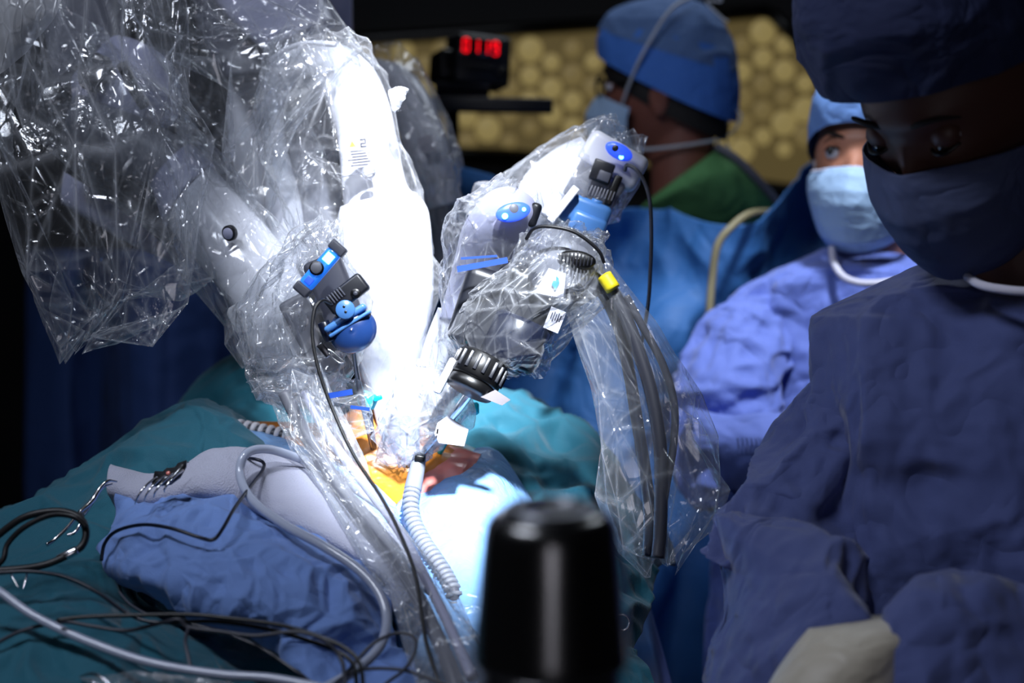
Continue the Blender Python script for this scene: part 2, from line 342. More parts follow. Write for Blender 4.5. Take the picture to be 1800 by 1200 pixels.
class Fr:
    """local frame on the thing: origin seen at (x, y), units of photo pixels at depth d; rot turns in the picture plane, yaw about its own vertical, tilt about its own horizontal"""
    def __init__(s, x, y, d, rot=0, yaw=0, tilt=0):
        s.o = P(x, y, d); s.k = d/FPX; s.d = d
        M = Matrix.Rotation(math.radians(rot), 3, 'Z') @ Matrix.Rotation(math.radians(yaw), 3, 'Y') @ Matrix.Rotation(math.radians(tilt), 3, 'X')
        B = np.array([RT, UP, -FW]).T; s.M = B @ np.array(M)
    def __call__(s, v): return s.o + (np.asarray(v, float)*s.k)@s.M.T
    def dir(s, v): return np.asarray(v, float)@s.M.T
    def box(s, c, h, bev=2, seg=2, taper=1.0):
        """rounded box: centre, half sizes, bevel, all in px"""
        bm = bmesh.new(); bmesh.ops.create_cube(bm, size=2)
        for v in bm.verts:
            tp = taper if v.co.y > 0 else 1.0
            v.co = Vector((v.co.x*h[0]*tp+c[0], v.co.y*h[1]+c[1], v.co.z*h[2]+c[2]))
        if bev: bmesh.ops.bevel(bm, geom=bm.edges[:], offset=min(bev, min(h)*0.95), segments=seg, profile=0.5, affect='EDGES')
        V = np.array([v.co[:] for v in bm.verts]); bm.verts.index_update(); F = [[v.index for v in f.verts] for f in bm.faces]; bm.free()
        return s(V), F
    def cyl(s, c, ax, r, h, nv=28, bev=1.0, r2=None):
        r2 = r if r2 is None else r2; k = s.k
        return lathe(s(c), s.dir(ax), [(-h*k, max(r-bev, .1)*k), ((-h+bev)*k, r*k), ((h-bev)*k, r2*k), (h*k, max(r2-bev, .1)*k)], nv)
    def ell(s, c, r, nu=20, nv=28):
        th = np.linspace(0.02, np.pi-0.02, nu)[:, None]; ph = np.linspace(0, 2*np.pi, nv, endpoint=False)[None]
        V = np.stack([np.sin(th)*np.cos(ph)*r[0]+c[0], np.sin(th)*np.sin(ph)*r[1]+c[1], np.cos(th)*r[2]+c[2]+0*ph], -1).reshape(-1, 3)
        F = gridfaces(nu, nv, True); F.append(tuple(range(nv))); F.append(tuple((nu-1)*nv+j for j in range(nv))[::-1]); return s(V), F
    def tube(s, pts, r, n=40, nv=10): return tubew([s(p) for p in pts], (np.array(r)*s.k if np.ndim(r) else r*s.k), n, nv)
    def poly(s, pts, z0, z1):
        """flat plate with an outline, px"""
        k = len(pts); V = [(x, y, z0) for x, y in pts]+[(x, y, z1) for x, y in pts]
        F = [tuple(range(k))[::-1], tuple(range(k, 2*k))]+[(i, (i+1) % k, (i+1) % k+k, i+k) for i in range(k)]
        return s(np.array(V)), F
def wbox(c, h, bev=0.0):
    f = Fr(900, 600, 1.0); f.o = np.zeros(3); f.k = 1.0; f.M = np.eye(3); return f.box(c, h, bev)
exec_parts = []

# ------------------------------------------------------------------ the room
structure('floor', wbox((0.1, 1.3, -0.05), (2.7, 3.4, 0.05)), 'floor_grey')
structure('ceiling', wbox((0.1, 1.3, 3.05), (2.7, 3.4, 0.05)), 'wall_dark')
structure('wall_back', wbox((0.1, 4.65, 1.5), (2.7, 0.05, 1.5)), 'wall_dark')
structure('wall_left', wbox((-2.55, 1.3, 1.5), (0.05, 3.4, 1.5)), 'wall_dark')
structure('wall_right', wbox((2.75, 1.3, 1.5), (0.05, 3.4, 1.5)), 'wall_dark')
structure('wall_front', wbox((0.1, -2.05, 1.5), (2.7, 0.05, 1.5)), 'wall_dark')
def PY(x, y, Y):
    D = FW+RT*(x-900)/FPX+UP*(600-y)/FPX; return C0+D*(Y/D[1])
YB = 4.58
t = Thing('honeycomb_panel', 'backlit ochre wall panel of raised round discs behind the man in green', 'wall panel', PY(1000, 200, YB))
outl = [(500, 78), (1000, 46), (1352, 20), (1450, 118), (1480, 345), (1200, 310), (900, 272), (500, 258)]
V = [PY(x, y, YB+0.02) for x, y in outl]+[PY(x, y, YB-0.02) for x, y in outl]; k = len(outl)
t.add('panel', (V, [tuple(range(k)), tuple(range(k, 2*k))[::-1]]+[(i, (i+1) % k+0, (i+1) % k+k, i+k) for i in range(k)]), 'wall_panel', smooth=False)
for i in range(k):
    a, b = PY(*outl[i], YB-0.03), PY(*outl[(i+1) % k], YB-0.03)
    t.add('frame', tubew([a, (a+b)/2, b], 0.02, 4, 6), 'black')
dc = lathe((0, 0, 0), (0, -1, 0), [(0, 1), (0.10, 0.97), (0.18, 0.82), (0.20, 0.0001)], 24, caps=False)
me = bpy.data.meshes.new('disc'); me.from_pydata(np.array(dc[0]).tolist(), [], dc[1]); me.polygons.foreach_set('use_smooth', [True]*len(me.polygons)); me.materials.append(MATS['disc_glass'])
me2 = me.copy(); me2.materials[0] = MATS['disc_dim']
rnd = random.Random(5)
for ci in range(25):
    for ri in range(8):
        x = 560+ci*37.2; y = 40+ri*46+(23 if ci % 2 else 0)-(x-1000)*0.02
        topy = 72-(x-600)*0.062; boty = 262+(x-600)*0.05
        if x > 1352: topy = max(topy, 20+(x-1352)*1.0)
        r = rnd.choice([13, 15, 17, 19, 22])
        if y-r < topy+2 or y+r > boty or x+r > 1450: continue
        o = bpy.data.objects.new('disc', me if rnd.random() < 0.7 else me2); COL.objects.link(o); o.parent = t.o
        p = PY(x, y, YB-0.022); o.location = p-t.loc; s = r*4.6/FPX; o.scale = (s, s, s)

# ------------------------------------------------------------------ clock box on its shelf
f = Fr(850, 185, 2.8, rot=-2)
sf = Thing('equipment_shelf', 'dark equipment shelf on a pole under the red digit clock', 'shelf', (P(795, 200, 2.8)[0], P(795, 200, 2.8)[1], 0))
sf.add('shelf_board', Fr(850, 185, 2.8, rot=-1, tilt=8).box((8, 0, 0), (112, 13, 95), 4), 'mid_dark' if 'mid_dark' in MATS else 'dark_plastic')
p0 = P(795, 196, 2.8); sf.add('pole', tubew([p0, (p0[0], p0[1], 0.6), (p0[0], p0[1], 0.03)], 0.012, 6, 16), 'dark_plastic')
sf.add('foot', lathe((p0[0], p0[1], 0.0), (0, 0, 1), [(0, .26), (.02, .26), (.035, .05)], 32), 'dark_plastic')
single('folded_paper', Fr(812, 163, 2.79, tilt=70, rot=-3).box((0, 0, 0), (48, 30, 1.2), 0), 'mid_grey', 'grey folder lying on the dark shelf beneath the clock', 'folder', smooth=False)
ck = Thing('digital_clock', 'black box clock with glowing red digits 0119', 'clock', P(850, 166, 2.78))
cf = Fr(848, 106, 2.77, rot=-3, yaw=18)
ck.add('case', cf.box((0, 0, -30), (50, 44, 40), 6), 'dark_plastic')
ck.add('side_housing', cf.box((-52, -10, -52), (22, 28, 40), 8), 'black')
ck.add('display_window', cf.box((-8, 21, 10), (38, 17, 1.5), 1), 'black_gloss')
ck.add('speaker_slot', cf.box((-8, -14, 11), (28, 3, 1), 0.5), 'black')
ck.add('knob', cf.cyl((34, -18, 12), (0, 0, 1), 8, 4), 'black')
SEG = {'0': 'abcdef', '1': 'bc', '9': 'abcdfg'}
SP = {'a': (0, 11, 3.6, 1.3), 'g': (0, 0, 3.6, 1.3), 'd': (0, -11, 3.6, 1.3), 'b': (4.6, 5.5, 1.3, 4.8), 'c': (4.6, -5.5, 1.3, 4.8), 'f': (-4.6, 5.5, 1.3, 4.8), 'e': (-4.6, -5.5, 1.3, 4.8)}
for i, ch in enumerate('0119'):
    t0 = ck.add('digit', join(*[cf.box((-35+i*18+SP[q][0], 21+SP[q][1], 12.5), (SP[q][2], SP[q][3], 0.8), 0) for q in SEG[ch]]), 'led_red', smooth=False)

# ------------------------------------------------------------------ operating table, patient, drapes
tb = Thing('operating_table', 'operating table hidden below the teal drapes', 'operating table', (-0.45, 1.5, 0))
tb.add('table_top', wbox((-0.45, 1.5, 0.88), (0.62, 0.36, 0.05), 0.02), 'steel_dark')
tb.add('column', wbox((-0.45, 1.55, 0.44), (0.16, 0.14, 0.42), 0.02), 'white_plastic')
tb.add('base', wbox((-0.45, 1.55, 0.04), (0.45, 0.28, 0.04), 0.02), 'grey_plastic')

pt = Thing('person', 'patient lying under drapes, only the orange brown stained belly showing', 'person', P(640, 960, 1.62))
pt.add('body', loft([(380, 752, 380, 960, 1.66, 1.0), (430, 746, 430, 980, 1.65, 1.2), (500, 742, 500, 1000, 1.64, 1.2), (580, 738, 580, 1010, 1.62, 1.1), (650, 700, 650, 1020, 1.62, 0.95), (710, 706, 710, 1020, 1.62, 0.95), (760, 752, 760, 1030, 1.62, 1.15),
                     (820, 780, 820, 1040, 1.62, 1.2), (880, 812, 880, 1050, 1.62, 1.2), (930, 870, 930, 1060, 1.62, 1)], 60, 60, amp=0.006, freq=10, seed=4), 'skin_iodine')
pt.add('incision_skin', sheet([[(700, 800, 1.575), (740, 792, 1.575), (790, 785, 1.58), (845, 800, 1.585)], [(690, 830, 1.545), (740, 830, 1.535), (790, 822, 1.535), (830, 830, 1.54)], [(700, 870, 1.53), (745, 872, 1.52), (785, 870, 1.515), (820, 880, 1.515)]], 30, 30, amp=0.003, freq=30, seed=9), 'skin_pink', 'reddened skin around the incision')

single('drape_sheet', sheet([[(-160, 1000, 1.75), (40, 925, 1.78), (150, 880, 1.8), (245, 800, 1.8), (330, 770, 1.8), (400, 775, 1.8), (490, 815, 1.78), (620, 850, 1.78)],
    [(-160, 950, 1.55), (30, 893, 1.56), (150, 838, 1.58), (245, 773, 1.6), (325, 729, 1.62), (392, 735, 1.6), (455, 785, 1.58), (600, 900, 1.56)],
    [(-160, 1010, 1.42), (40, 960, 1.43), (150, 930, 1.46), (240, 850, 1.49), (330, 800, 1.52), (400, 800, 1.53), (470, 850, 1.52), (600, 940, 1.5)],
    [(-160, 1090, 1.3), (40, 1060, 1.31), (150, 1050, 1.33), (240, 1040, 1.42), (330, 1010, 1.47), (400, 1000, 1.48), (470, 1000, 1.48), (700, 1080, 1.45)],
    [(-160, 1180, 1.21), (40, 1150, 1.22), (150, 1140, 1.23), (240, 1150, 1.26), (330, 1150, 1.29), (400, 1150, 1.32), (500, 1150, 1.35), (760, 1200, 1.34)],
    [(-160, 1330, 1.12), (40, 1320, 1.12), (150, 1320, 1.12), (240, 1330, 1.14), (330, 1330, 1.16), (400, 1330, 1.18), (500, 1330, 1.2), (800, 1350, 1.2)]],
    180, 240, amp=0.013, freq=7, seed=21, facets=30), 'teal', 'teal surgical drape with a raised hump, covering the table at left', 'drape', solid=0.002)
single('drape_sheet', sheet([[(230, 900, 2.0), (320, 740, 2.0), (390, 660, 2.0), (440, 640, 2.0), (520, 665, 2.0), (640, 700, 2.0)],
    [(230, 920, 1.9), (310, 738, 1.9), (370, 662, 1.88), (430, 634, 1.87), (510, 658, 1.87), (640, 700, 1.87)],
    [(280, 900, 1.8), (330, 790, 1.8), (390, 730, 1.8), (440, 720, 1.79), (520, 740, 1.79), (640, 760, 1.79)],
    [(280, 960, 1.72), (330, 860, 1.72), (390, 800, 1.72), (440, 800, 1.72), (520, 800, 1.72), (640, 800, 1.72)]], 60, 80, amp=0.012, freq=9, seed=5),
    'teal_dark', 'dark teal drape bunched up behind the patient and the ribbed hose', 'drape', solid=0.002)
single('drape_sheet', sheet([[(760, 790, 1.85), (830, 705, 1.9), (890, 700, 1.92), (960, 740, 1.92), (1040, 790, 1.88), (1120, 880, 1.82), (1175, 1000, 1.76)],
    [(770, 800, 1.72), (830, 712, 1.76), (900, 712, 1.78), (980, 742, 1.78), (1042, 772, 1.74), (1090, 880, 1.68), (1172, 985, 1.64)],
    [(800, 860, 1.66), (850, 790, 1.68), (920, 790, 1.69), (990, 820, 1.68), (1040, 860, 1.64), (1080, 950, 1.6), (1150, 1040, 1.58)],
    [(850, 920, 1.6), (900, 880, 1.62), (960, 890, 1.62), (1000, 910, 1.6), (1040, 950, 1.56), (1080, 1020, 1.54), (1120, 1090, 1.52)],
    [(880, 1050, 1.5), (930, 1040, 1.5), (980, 1040, 1.5), (1020, 1050, 1.5), (1060, 1060, 1.48), (1100, 1110, 1.47), (1128, 1145, 1.46)],
    [(880, 1260, 1.42), (930, 1260, 1.42), (980, 1260, 1.42), (1020, 1260, 1.42), (1060, 1250, 1.42), (1110, 1250, 1.42), (1165, 1240, 1.42)]],
    110, 120, amp=0.016, freq=7, seed=31, facets=16), 'teal', 'teal drape falling off the table beside the hose bag', 'drape', solid=0.002)
single('adhesive_drape', sheet([[(836, 792, 1.60), (862, 792, 1.61), (890, 815, 1.61), (930, 880, 1.6)],
    [(792, 838, 1.535), (835, 845, 1.52), (882, 862, 1.525), (945, 935, 1.55)],
    [(700, 890, 1.525), (775, 905, 1.485), (860, 925, 1.475), (955, 1000, 1.5)],
    [(672, 1000, 1.46), (775, 1015, 1.42), (860, 1040, 1.41), (955, 1080, 1.44)],
    [(700, 1120, 1.41), (790, 1130, 1.37), (860, 1150, 1.36), (955, 1170, 1.38)],
    [(700, 1290, 1.36), (790, 1290, 1.32), (860, 1290, 1.31), (955, 1290, 1.32)]], 80, 70, amp=0.004, freq=10, seed=8), 'pale_drape',
    'pale blue adhesive drape stretched over the belly right of the incision', 'drape', solid=0.0015)
single('adhesive_drape', sheet([[(380, 750, 1.60), (450, 762, 1.59), (520, 778, 1.58), (600, 800, 1.57), (655, 850, 1.53), (705, 900, 1.525)],
    [(420, 800, 1.53), (480, 805, 1.52), (545, 822, 1.50), (600, 850, 1.48), (660, 905, 1.47), (715, 960, 1.46)],
    [(430, 840, 1.48), (490, 850, 1.47), (560, 870, 1.46), (620, 900, 1.44), (680, 960, 1.43), (730, 1040, 1.41)]], 40, 70, amp=0.003, freq=12, seed=18), 'pale_drape',
    'narrow pale drape strip between teal hump and grey towel', 'drape', solid=0.0015)
single('surgical_towel', sheet([[(200, 845, 1.45), (262, 858, 1.45), (310, 850, 1.45), (370, 805, 1.455), (430, 800, 1.46), (500, 815, 1.46), (575, 845, 1.45), (650, 900, 1.43), (720, 970, 1.40), (760, 1050, 1.37)],
    [(192, 824, 1.42), (258, 842, 1.42), (312, 832, 1.42), (372, 796, 1.425), (435, 798, 1.43), (505, 822, 1.42), (570, 852, 1.41), (645, 912, 1.39), (708, 975, 1.36), (742, 1040, 1.34)],
    [(190, 850, 1.395), (255, 862, 1.39), (320, 846, 1.39), (385, 830, 1.39), (440, 838, 1.39), (505, 868, 1.38), (560, 895, 1.37), (628, 950, 1.35), (690, 1005, 1.33), (720, 1060, 1.31)],
    [(200, 872, 1.40), (262, 884, 1.39), (330, 870, 1.385), (390, 872, 1.38), (440, 890, 1.375), (500, 915, 1.365), (560, 940, 1.355), (620, 975, 1.34), (680, 1018, 1.32), (705, 1070, 1.30)],
    [(210, 900, 1.43), (262, 900, 1.43), (330, 890, 1.43), (390, 890, 1.43), (440, 905, 1.42), (500, 930, 1.41), (560, 955, 1.40), (620, 990, 1.38), (680, 1030, 1.36), (705, 1090, 1.34)]],
    60, 160, amp=0.004, freq=14, seed=12), 'towel', 'grey cloth towel folded along the top edge of the blue wrap', 'towel', solid=0.005)
single('wrap_sheet', sheet([[(215, 885, 1.42), (262, 885, 1.42), (330, 868, 1.42), (400, 872, 1.41), (460, 895, 1.40), (540, 930, 1.39), (610, 975, 1.37), (690, 1030, 1.35)],
    [(203, 875, 1.39), (262, 895, 1.375), (335, 885, 1.365), (400, 895, 1.355), (460, 920, 1.345), (540, 955, 1.33), (610, 1000, 1.315), (688, 1050, 1.32)],
    [(205, 930, 1.37), (262, 930, 1.33), (335, 940, 1.31), (400, 950, 1.30), (460, 970, 1.29), (540, 1000, 1.285), (610, 1040, 1.28), (690, 1080, 1.30)],
    [(184, 972, 1.36), (250, 985, 1.31), (335, 1000, 1.28), (400, 1010, 1.265), (460, 1020, 1.26), (540, 1045, 1.26), (615, 1080, 1.265), (692, 1110, 1.29)],
    [(200, 1000, 1.34), (262, 1020, 1.30), (340, 1055, 1.27), (400, 1068, 1.255), (460, 1078, 1.25), (540, 1095, 1.25), (610, 1130, 1.255), (700, 1150, 1.28)],
    [(235, 1015, 1.38), (285, 1040, 1.33), (352, 1080, 1.30), (410, 1092, 1.275), (470, 1108, 1.26), (545, 1140, 1.25), (630, 1180, 1.25), (730, 1185, 1.26)],
    [(260, 1015, 1.46), (310, 1045, 1.40), (370, 1085, 1.36), (420, 1100, 1.33), (480, 1130, 1.28), (560, 1210, 1.22), (650, 1290, 1.18), (740, 1290, 1.18)]],
    150, 220, amp=0.008, freq=10, seed=41, octs=3, facets=26), 'wrap_blue', 'crumpled blue wrap bundle hanging below the grey towel', 'drape', solid=0.0015)
cx = [690, 790, 880, 980, 1080, 1180, 1280, 1350, 1430, 1520, 1650, 1900]
ct = [288, 292, 312, 345, 360, 372, 392, 345, 285, 265, 255, 250]
rows = []
for j, q in enumerate([0, 0.12, 0.25, 0.42, 0.65, 1.0]):
    rows.append([(x, y+(1300-y)*q, 2.38+min(.22, max(0, x-1300)*.0012)+0.05*math.sin(i*1.7+j*1.3)+(0.03 if j == 1 else 0)) for i, (x, y) in enumerate(zip(cx, ct))])
single('curtain', sheet(rows, 140, 200, amp=0.035, freq=4.0, seed=52, fold=(1, 1, 0.8)), 'curtain', 'blue sterile screen drape strung in front of the man in green', 'drape', solid=0.002)
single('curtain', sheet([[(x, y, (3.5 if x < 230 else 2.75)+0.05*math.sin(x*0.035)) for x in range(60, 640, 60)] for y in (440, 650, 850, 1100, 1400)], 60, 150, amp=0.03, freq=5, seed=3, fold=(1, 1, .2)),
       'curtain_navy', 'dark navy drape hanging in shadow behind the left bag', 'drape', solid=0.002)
single('cream_hose', tube([(1352, 372, 2.44), (1318, 376, 2.30), (1290, 395, 2.26), (1262, 430, 2.25), (1252, 490, 2.25), (1247, 560, 2.24), (1246, 700, 2.23), (1250, 900, 2.22)], 7, 60), 'cream_hose', 'cream flexible hose hanging down the blue screen drape', 'hose')

# ------------------------------------------------------------------ hoses, tubes, cables on the drapes
hp = [(60, 890, 1.70), (110, 862, 1.69), (170, 822, 1.69), (240, 782, 1.70), (300, 755, 1.70), (345, 740, 1.66), (390, 745, 1.62), (450, 756, 1.60), (520, 770, 1.585), (600, 790, 1.575)]
h = Thing('corrugated_hose', 'white ribbed hose running behind the teal hump to the belly', 'hose', P(240, 800, 1.70))
h.add('hose_core', tube(hp, 9, 120, 14), 'grey_rubber'); h.add('ribs', rings(hp, 9, 46, 5, 4.2), 'rib_white')
hp = [(729, 848, 1.50), (722, 880, 1.485), (726, 915, 1.47), (744, 952, 1.45), (766, 985, 1.43), (785, 1015, 1.415), (798, 1045, 1.40), (800, 1075, 1.40)]
h = Thing('corrugated_hose', 'grey spiral ribbed smoke hose lying on the pale belly drape', 'hose', P(760, 1060, 1.42))
h.add('hose_core', tube(hp, 12, 100, 16), 'mid_grey'); h.add('ribs', rings(hp, 12, 25, 3.5, 4.3, 0.06), 'rib_grey')
h.add('connector', lathe(P(739, 796, 1.515), P(724, 868, 1.49)-P(739, 796, 1.515), [(0, .004), (.002, .006), (.016, .0075), (.04, .0085), (.042, .0075)], 28), 'rib_grey', 'smooth grey cone connector')
TUBES = [
 ('clear_tube', 'clear_tube', 'clear suction tube looping over the towel and blue wrap', 'tube', 8.5, [(690, 905, 1.455), (640, 870, 1.44), (575, 825, 1.43), (520, 803, 1.41), (468, 789, 1.39), (432, 798, 1.37), (422, 835, 1.36), (445, 880, 1.335), (500, 922, 1.31), (570, 960, 1.285), (632, 1002, 1.265), (668, 1045, 1.25), (680, 1090, 1.235), (668, 1135, 1.215), (628, 1175, 1.19), (560, 1215, 1.16), (480, 1250, 1.14)]),
 ('clear_tube', 'clear_tube', 'clear tube crossing the dark teal drape at bottom left', 'tube', 8, [(-60, 1000, 1.22), (0, 1040, 1.215), (60, 1082, 1.205), (150, 1125, 1.19), (260, 1163, 1.175), (380, 1184, 1.165), (480, 1192, 1.16), (600, 1215, 1.15)]),
 ('instrument_cable', 'rubber', 'thin black cable dropping from the left instrument head', 'cable', 3.4, [(582, 533, 1.375), (566, 528, 1.365), (553, 545, 1.36), (549, 590, 1.355), (560, 650, 1.35), (585, 720, 1.345), (622, 800, 1.33), (668, 870, 1.31), (702, 935, 1.29), (730, 1010, 1.265), (743, 1090, 1.235), (752, 1140, 1.215), (775, 1210, 1.19)]),
 ('instrument_cable', 'navy_plastic', 'navy cable bent in a hook over towel and wrap', 'cable', 3.2, [(178, 985, 1.33), (184, 955, 1.33), (205, 933, 1.325), (250, 922, 1.305), (300, 928, 1.29), (350, 944, 1.28), (375, 948, 1.275), (392, 928, 1.285), (412, 893, 1.31), (440, 855, 1.35), (462, 825, 1.385), (462, 812, 1.395), (445, 806, 1.40), (428, 806, 1.41)]),
 ('power_cable', 'black', 'black cable running level across the bottom drape', 'cable', 4, [(100, 1090, 1.19), (150, 1084, 1.19), (240, 1081, 1.19), (330, 1080, 1.19), (400, 1086, 1.185), (490, 1098, 1.18), (560, 1118, 1.175), (608, 1140, 1.165), (632, 1165, 1.155), (638, 1200, 1.14), (640, 1240, 1.12)]),
 ('power_cable', 'black', 'glossy black cable arching right beneath the wrap', 'cable', 4, [(300, 1094, 1.195), (380, 1092, 1.19), (470, 1105, 1.185), (550, 1128, 1.18), (600, 1148, 1.17), (622, 1170, 1.16), (628, 1210, 1.14)]),
 ('grey_cable', 'grey_rubber', 'grey cable with a kink crossing under the clear tube', 'cable', 3.6, [(-20, 1138, 1.21), (40, 1108, 1.21), (110, 1093, 1.21), (160, 1100, 1.205), (220, 1108, 1.2), (270, 1098, 1.195), (312, 1088, 1.19), (332, 1102, 1.19), (390, 1110, 1.185), (450, 1117, 1.18), (520, 1110, 1.175), (570, 1125, 1.17), (598, 1155, 1.165), (606, 1190, 1.15), (606, 1230, 1.13)]),
 ('grey_cable', 'mid_grey', 'grey cable tail hanging from the kink onto teal drape', 'cable', 3.4, [(332, 1102, 1.185), (326, 1125, 1.185), (330, 1150, 1.18), (338, 1185, 1.17)]),
 ('navy_cable', 'navy_plastic', 'navy cable running diagonally over the left teal drape', 'cable', 3.6, [(-20, 1008, 1.24), (50, 1004, 1.24), (115, 1014, 1.24), (170, 1040, 1.235), (220, 1075, 1.23), (262, 1092, 1.225), (340, 1098, 1.22), (440, 1130, 1.2), (520, 1180, 1.18), (560, 1210, 1.16)]),
 ('loop_cable', 'grey_rubber', 'thin grey cable making a loop right of the clear tube', 'cable', 3.2, [(604, 1190, 1.175), (628, 1160, 1.18), (660, 1128, 1.185), (700, 1112, 1.19), (728, 1120, 1.185), (730, 1142, 1.175), (712, 1175, 1.165), (680, 1200, 1.15), (650, 1230, 1.13)]),
 ('loop_cable', 'grey_rubber', 'thin grey cable lying flat at the bottom edge', 'cable', 3.2, [(560, 1230, 1.14), (600, 1192, 1.16), (640, 1176, 1.17), (700, 1176, 1.17), (740, 1187, 1.165), (800, 1210, 1.155)]),
 ('thin_wire', 'mid_grey', 'thin grey wire end beside the blue wrap underside', 'wire', 1.6, [(210, 1040, 1.27), (225, 1058, 1.26), (245, 1072, 1.25), (262, 1080, 1.245)]),
]
for nm, m, lab, cat, r, pts in TUBES: single(nm, tube(pts, r, max(60, len(pts)*9), 12), m, lab, cat)
# thick black coil with its silver sleeve
cb = Thing('coiled_cable', 'thick black cable coil with a silver sleeve on the left drape', 'cable', P(60, 1000, 1.28))
cb.add('cable', join(tube([(-40, 975, 1.30), (0, 938, 1.30), (45, 908, 1.30), (100, 898, 1.30), (138, 908, 1.295), (151, 932, 1.29), (145, 958, 1.285), (120, 975, 1.28), (80, 992, 1.275), (30, 1000, 1.275), (-40, 1004, 1.275)], 6.5, 120, 14),
    tube([(-30, 1010, 1.285), (4, 985, 1.285), (14, 955, 1.29), (45, 925, 1.29), (90, 905, 1.29), (130, 908, 1.285), (152, 925, 1.285)], 5, 80, 12)), 'rubber')
a, b = P(102, 983, 1.279), P(136, 966, 1.281); cb.add('sleeve', lathe(a, b-a, [(0, .0032), (.001, .0036), (np.linalg.norm(b-a)-.001, .0036), (np.linalg.norm(b-a), .0032)], 24), 'chrome', 'silver crimp sleeve')

# towel clamp, rake retractor, small forceps tips
tc = Thing('towel_clamp', 'steel towel clamp gripping the left end of the grey towel', 'clamp', P(90, 1000, 1.33))
tc.add('jaw', join(tube([(206, 846, 1.375), (190, 845, 1.37), (176, 858, 1.365), (162, 880, 1.36), (140, 900, 1.35)], [1.5, 2.6, 4, 5, 3.5], 40), tube([(198, 850, 1.38), (182, 856, 1.375), (168, 874, 1.37), (150, 900, 1.36), (138, 912, 1.35)], [1.2, 2, 3, 3.5, 3], 40)), 'chrome')
tc.add('handle', tube([(140, 900, 1.35), (120, 925, 1.345), (96, 948, 1.34), (82, 957, 1.335)], [3.5, 3.2, 3, 3.5], 30), 'chrome')
tc.add('handle', tube([(138, 912, 1.35), (142, 918, 1.34), (132, 935, 1.335), (118, 940, 1.333)], [3, 3, 3, 3], 30), 'chrome')
tc.add('pivot', lathe(P(141, 906, 1.345), -FW, [(-.003, .003), (.003, .003)], 16), 'steel_dark')
rk = Thing('rake_retractor', 'dark four pronged rake retractor resting over the grey towel', 'retractor', P(280, 870, 1.37))
rk.add('blade', tubew([P(262, 850, 1.355), P(285, 824, 1.36), P(320, 822, 1.37), P(332, 812, 1.375)], 0.0004, 3, 4), 'steel_dark')
fr = Fr(295, 838, 1.352, rot=12, tilt=-30)
rk.add('plate', fr.poly([(-30, -12), (-22, 16), (-8, 12), (0, 17), (14, 14), (20, 22), (36, 24), (34, 12), (22, -6), (4, -16)], -2, 2), 'steel_dark')
rk.add('rivet', fr.cyl((2, 6, 3), (0, 0, 1), 4, 1.5), 'skin_pink', 'small red dot mark')
for i, (x, y) in enumerate([(276, 838), (290, 836), (305, 832), (322, 826)]):
    rk.add('prong', tube([(x, y, 1.348), (x-18, y+14, 1.335), (x-32, y+32, 1.33), (x-39+i*2, y+48-i*3, 1.335)], [2.4, 2.2, 1.8, 0.8], 24, 8), 'chrome')
fp = Thing('forceps_tip', 'two small steel forceps points below the black cable coil', 'forceps', P(30, 1040, 1.25))
fp.add('prong', tube([(18, 1002, 1.258), (22, 1015, 1.256), (33, 1033, 1.25)], [2, 1.8, .8], 16, 8), 'chrome'); fp.add('prong', tube([(48, 1004, 1.258), (46, 1016, 1.256), (40, 1036, 1.25)], [2, 1.8, .8], 16, 8), 'chrome')
bc = Thing('towel_clamp', 'steel clamp pinching the teal drape at the bottom edge', 'clamp', P(160, 1215, 1.17))
bc.add('jaw', tube([(140, 1190, 1.175), (160, 1184, 1.17), (178, 1190, 1.165), (196, 1206, 1.16), (220, 1225, 1.155)], [1.5, 3, 3.5, 4, 4], 30), 'chrome')
bc.add('jaw', tube([(142, 1196, 1.178), (155, 1195, 1.175), (165, 1200, 1.17), (180, 1225, 1.165)], [1.5, 3, 3, 4], 24), 'chrome')
rg = Thing('finger_ring', 'steel finger ring of a clamp on the right teal drape', 'clamp', P(1098, 1110, 1.44))
rg.add('ring', tubew([P(1094+12*math.cos(q), 1094+14*math.sin(q), 1.43) for q in np.linspace(0, 2*math.pi, 17)], 0.0012, 64, 8), 'chrome')
rg.add('shank', tube([(1084, 1101, 1.435), (1068, 1112, 1.44), (1050, 1120, 1.445)], 2.4, 12, 8), 'chrome')

# ------------------------------------------------------------------ the surgical robot: cart out of frame, four arms
rc = Thing('robot_cart', 'robot column and boom that carry the arms from behind at left', 'robot', (-1.25, 2.3, 0))
rc.add('base', wbox((-1.25, 2.3, 0.15), (0.4, 0.4, 0.15), 0.05), 'white_plastic')
rc.add('column', wbox((-1.25, 2.35, 1.2), (0.14, 0.16, 1.0), 0.04), 'white_plastic')
rc.add('boom', wbox((-0.82, 2.1, 2.12), (0.6, 0.09, 0.07), 0.03), 'white_plastic')

ar = Thing('robotic_manipulator', 'big grey and white robot arm slanting down from top left inside plastic', 'robot arm', P(300, 290, 1.66))
ar.add('upper_link', loft([(60, -260, 190, -300, 1.9, 0.8), (70, -60, 215, -90, 1.8, 0.8), (85, 80, 215, 50, 1.74, 0.8), (100, 150, 200, 95, 1.7, 0.8)], 40, 40, power=0.75), 'mid_grey')
ar.add('elbow_housing', loft([(120, 110, 200, 60, 1.74, .7), (128, 150, 250, 75, 1.70, .8), (140, 200, 300, 110, 1.68, .8), (200, 235, 318, 170, 1.67, .8), (240, 250, 310, 205, 1.67, .7)], 40, 40, power=0.8), 'lavender_plastic')
ar.add('dark_bar', tube([(214, 112, 1.60), (232, 150, 1.60), (255, 188, 1.60)], 10, 20, 12), 'dark_plastic')
ar.add('joint_cap', Fr(168, 128, 1.63, rot=-35).cyl((0, 0, 0), (1, 0.2, 0.3), 34, 16, bev=5), 'dark_plastic')
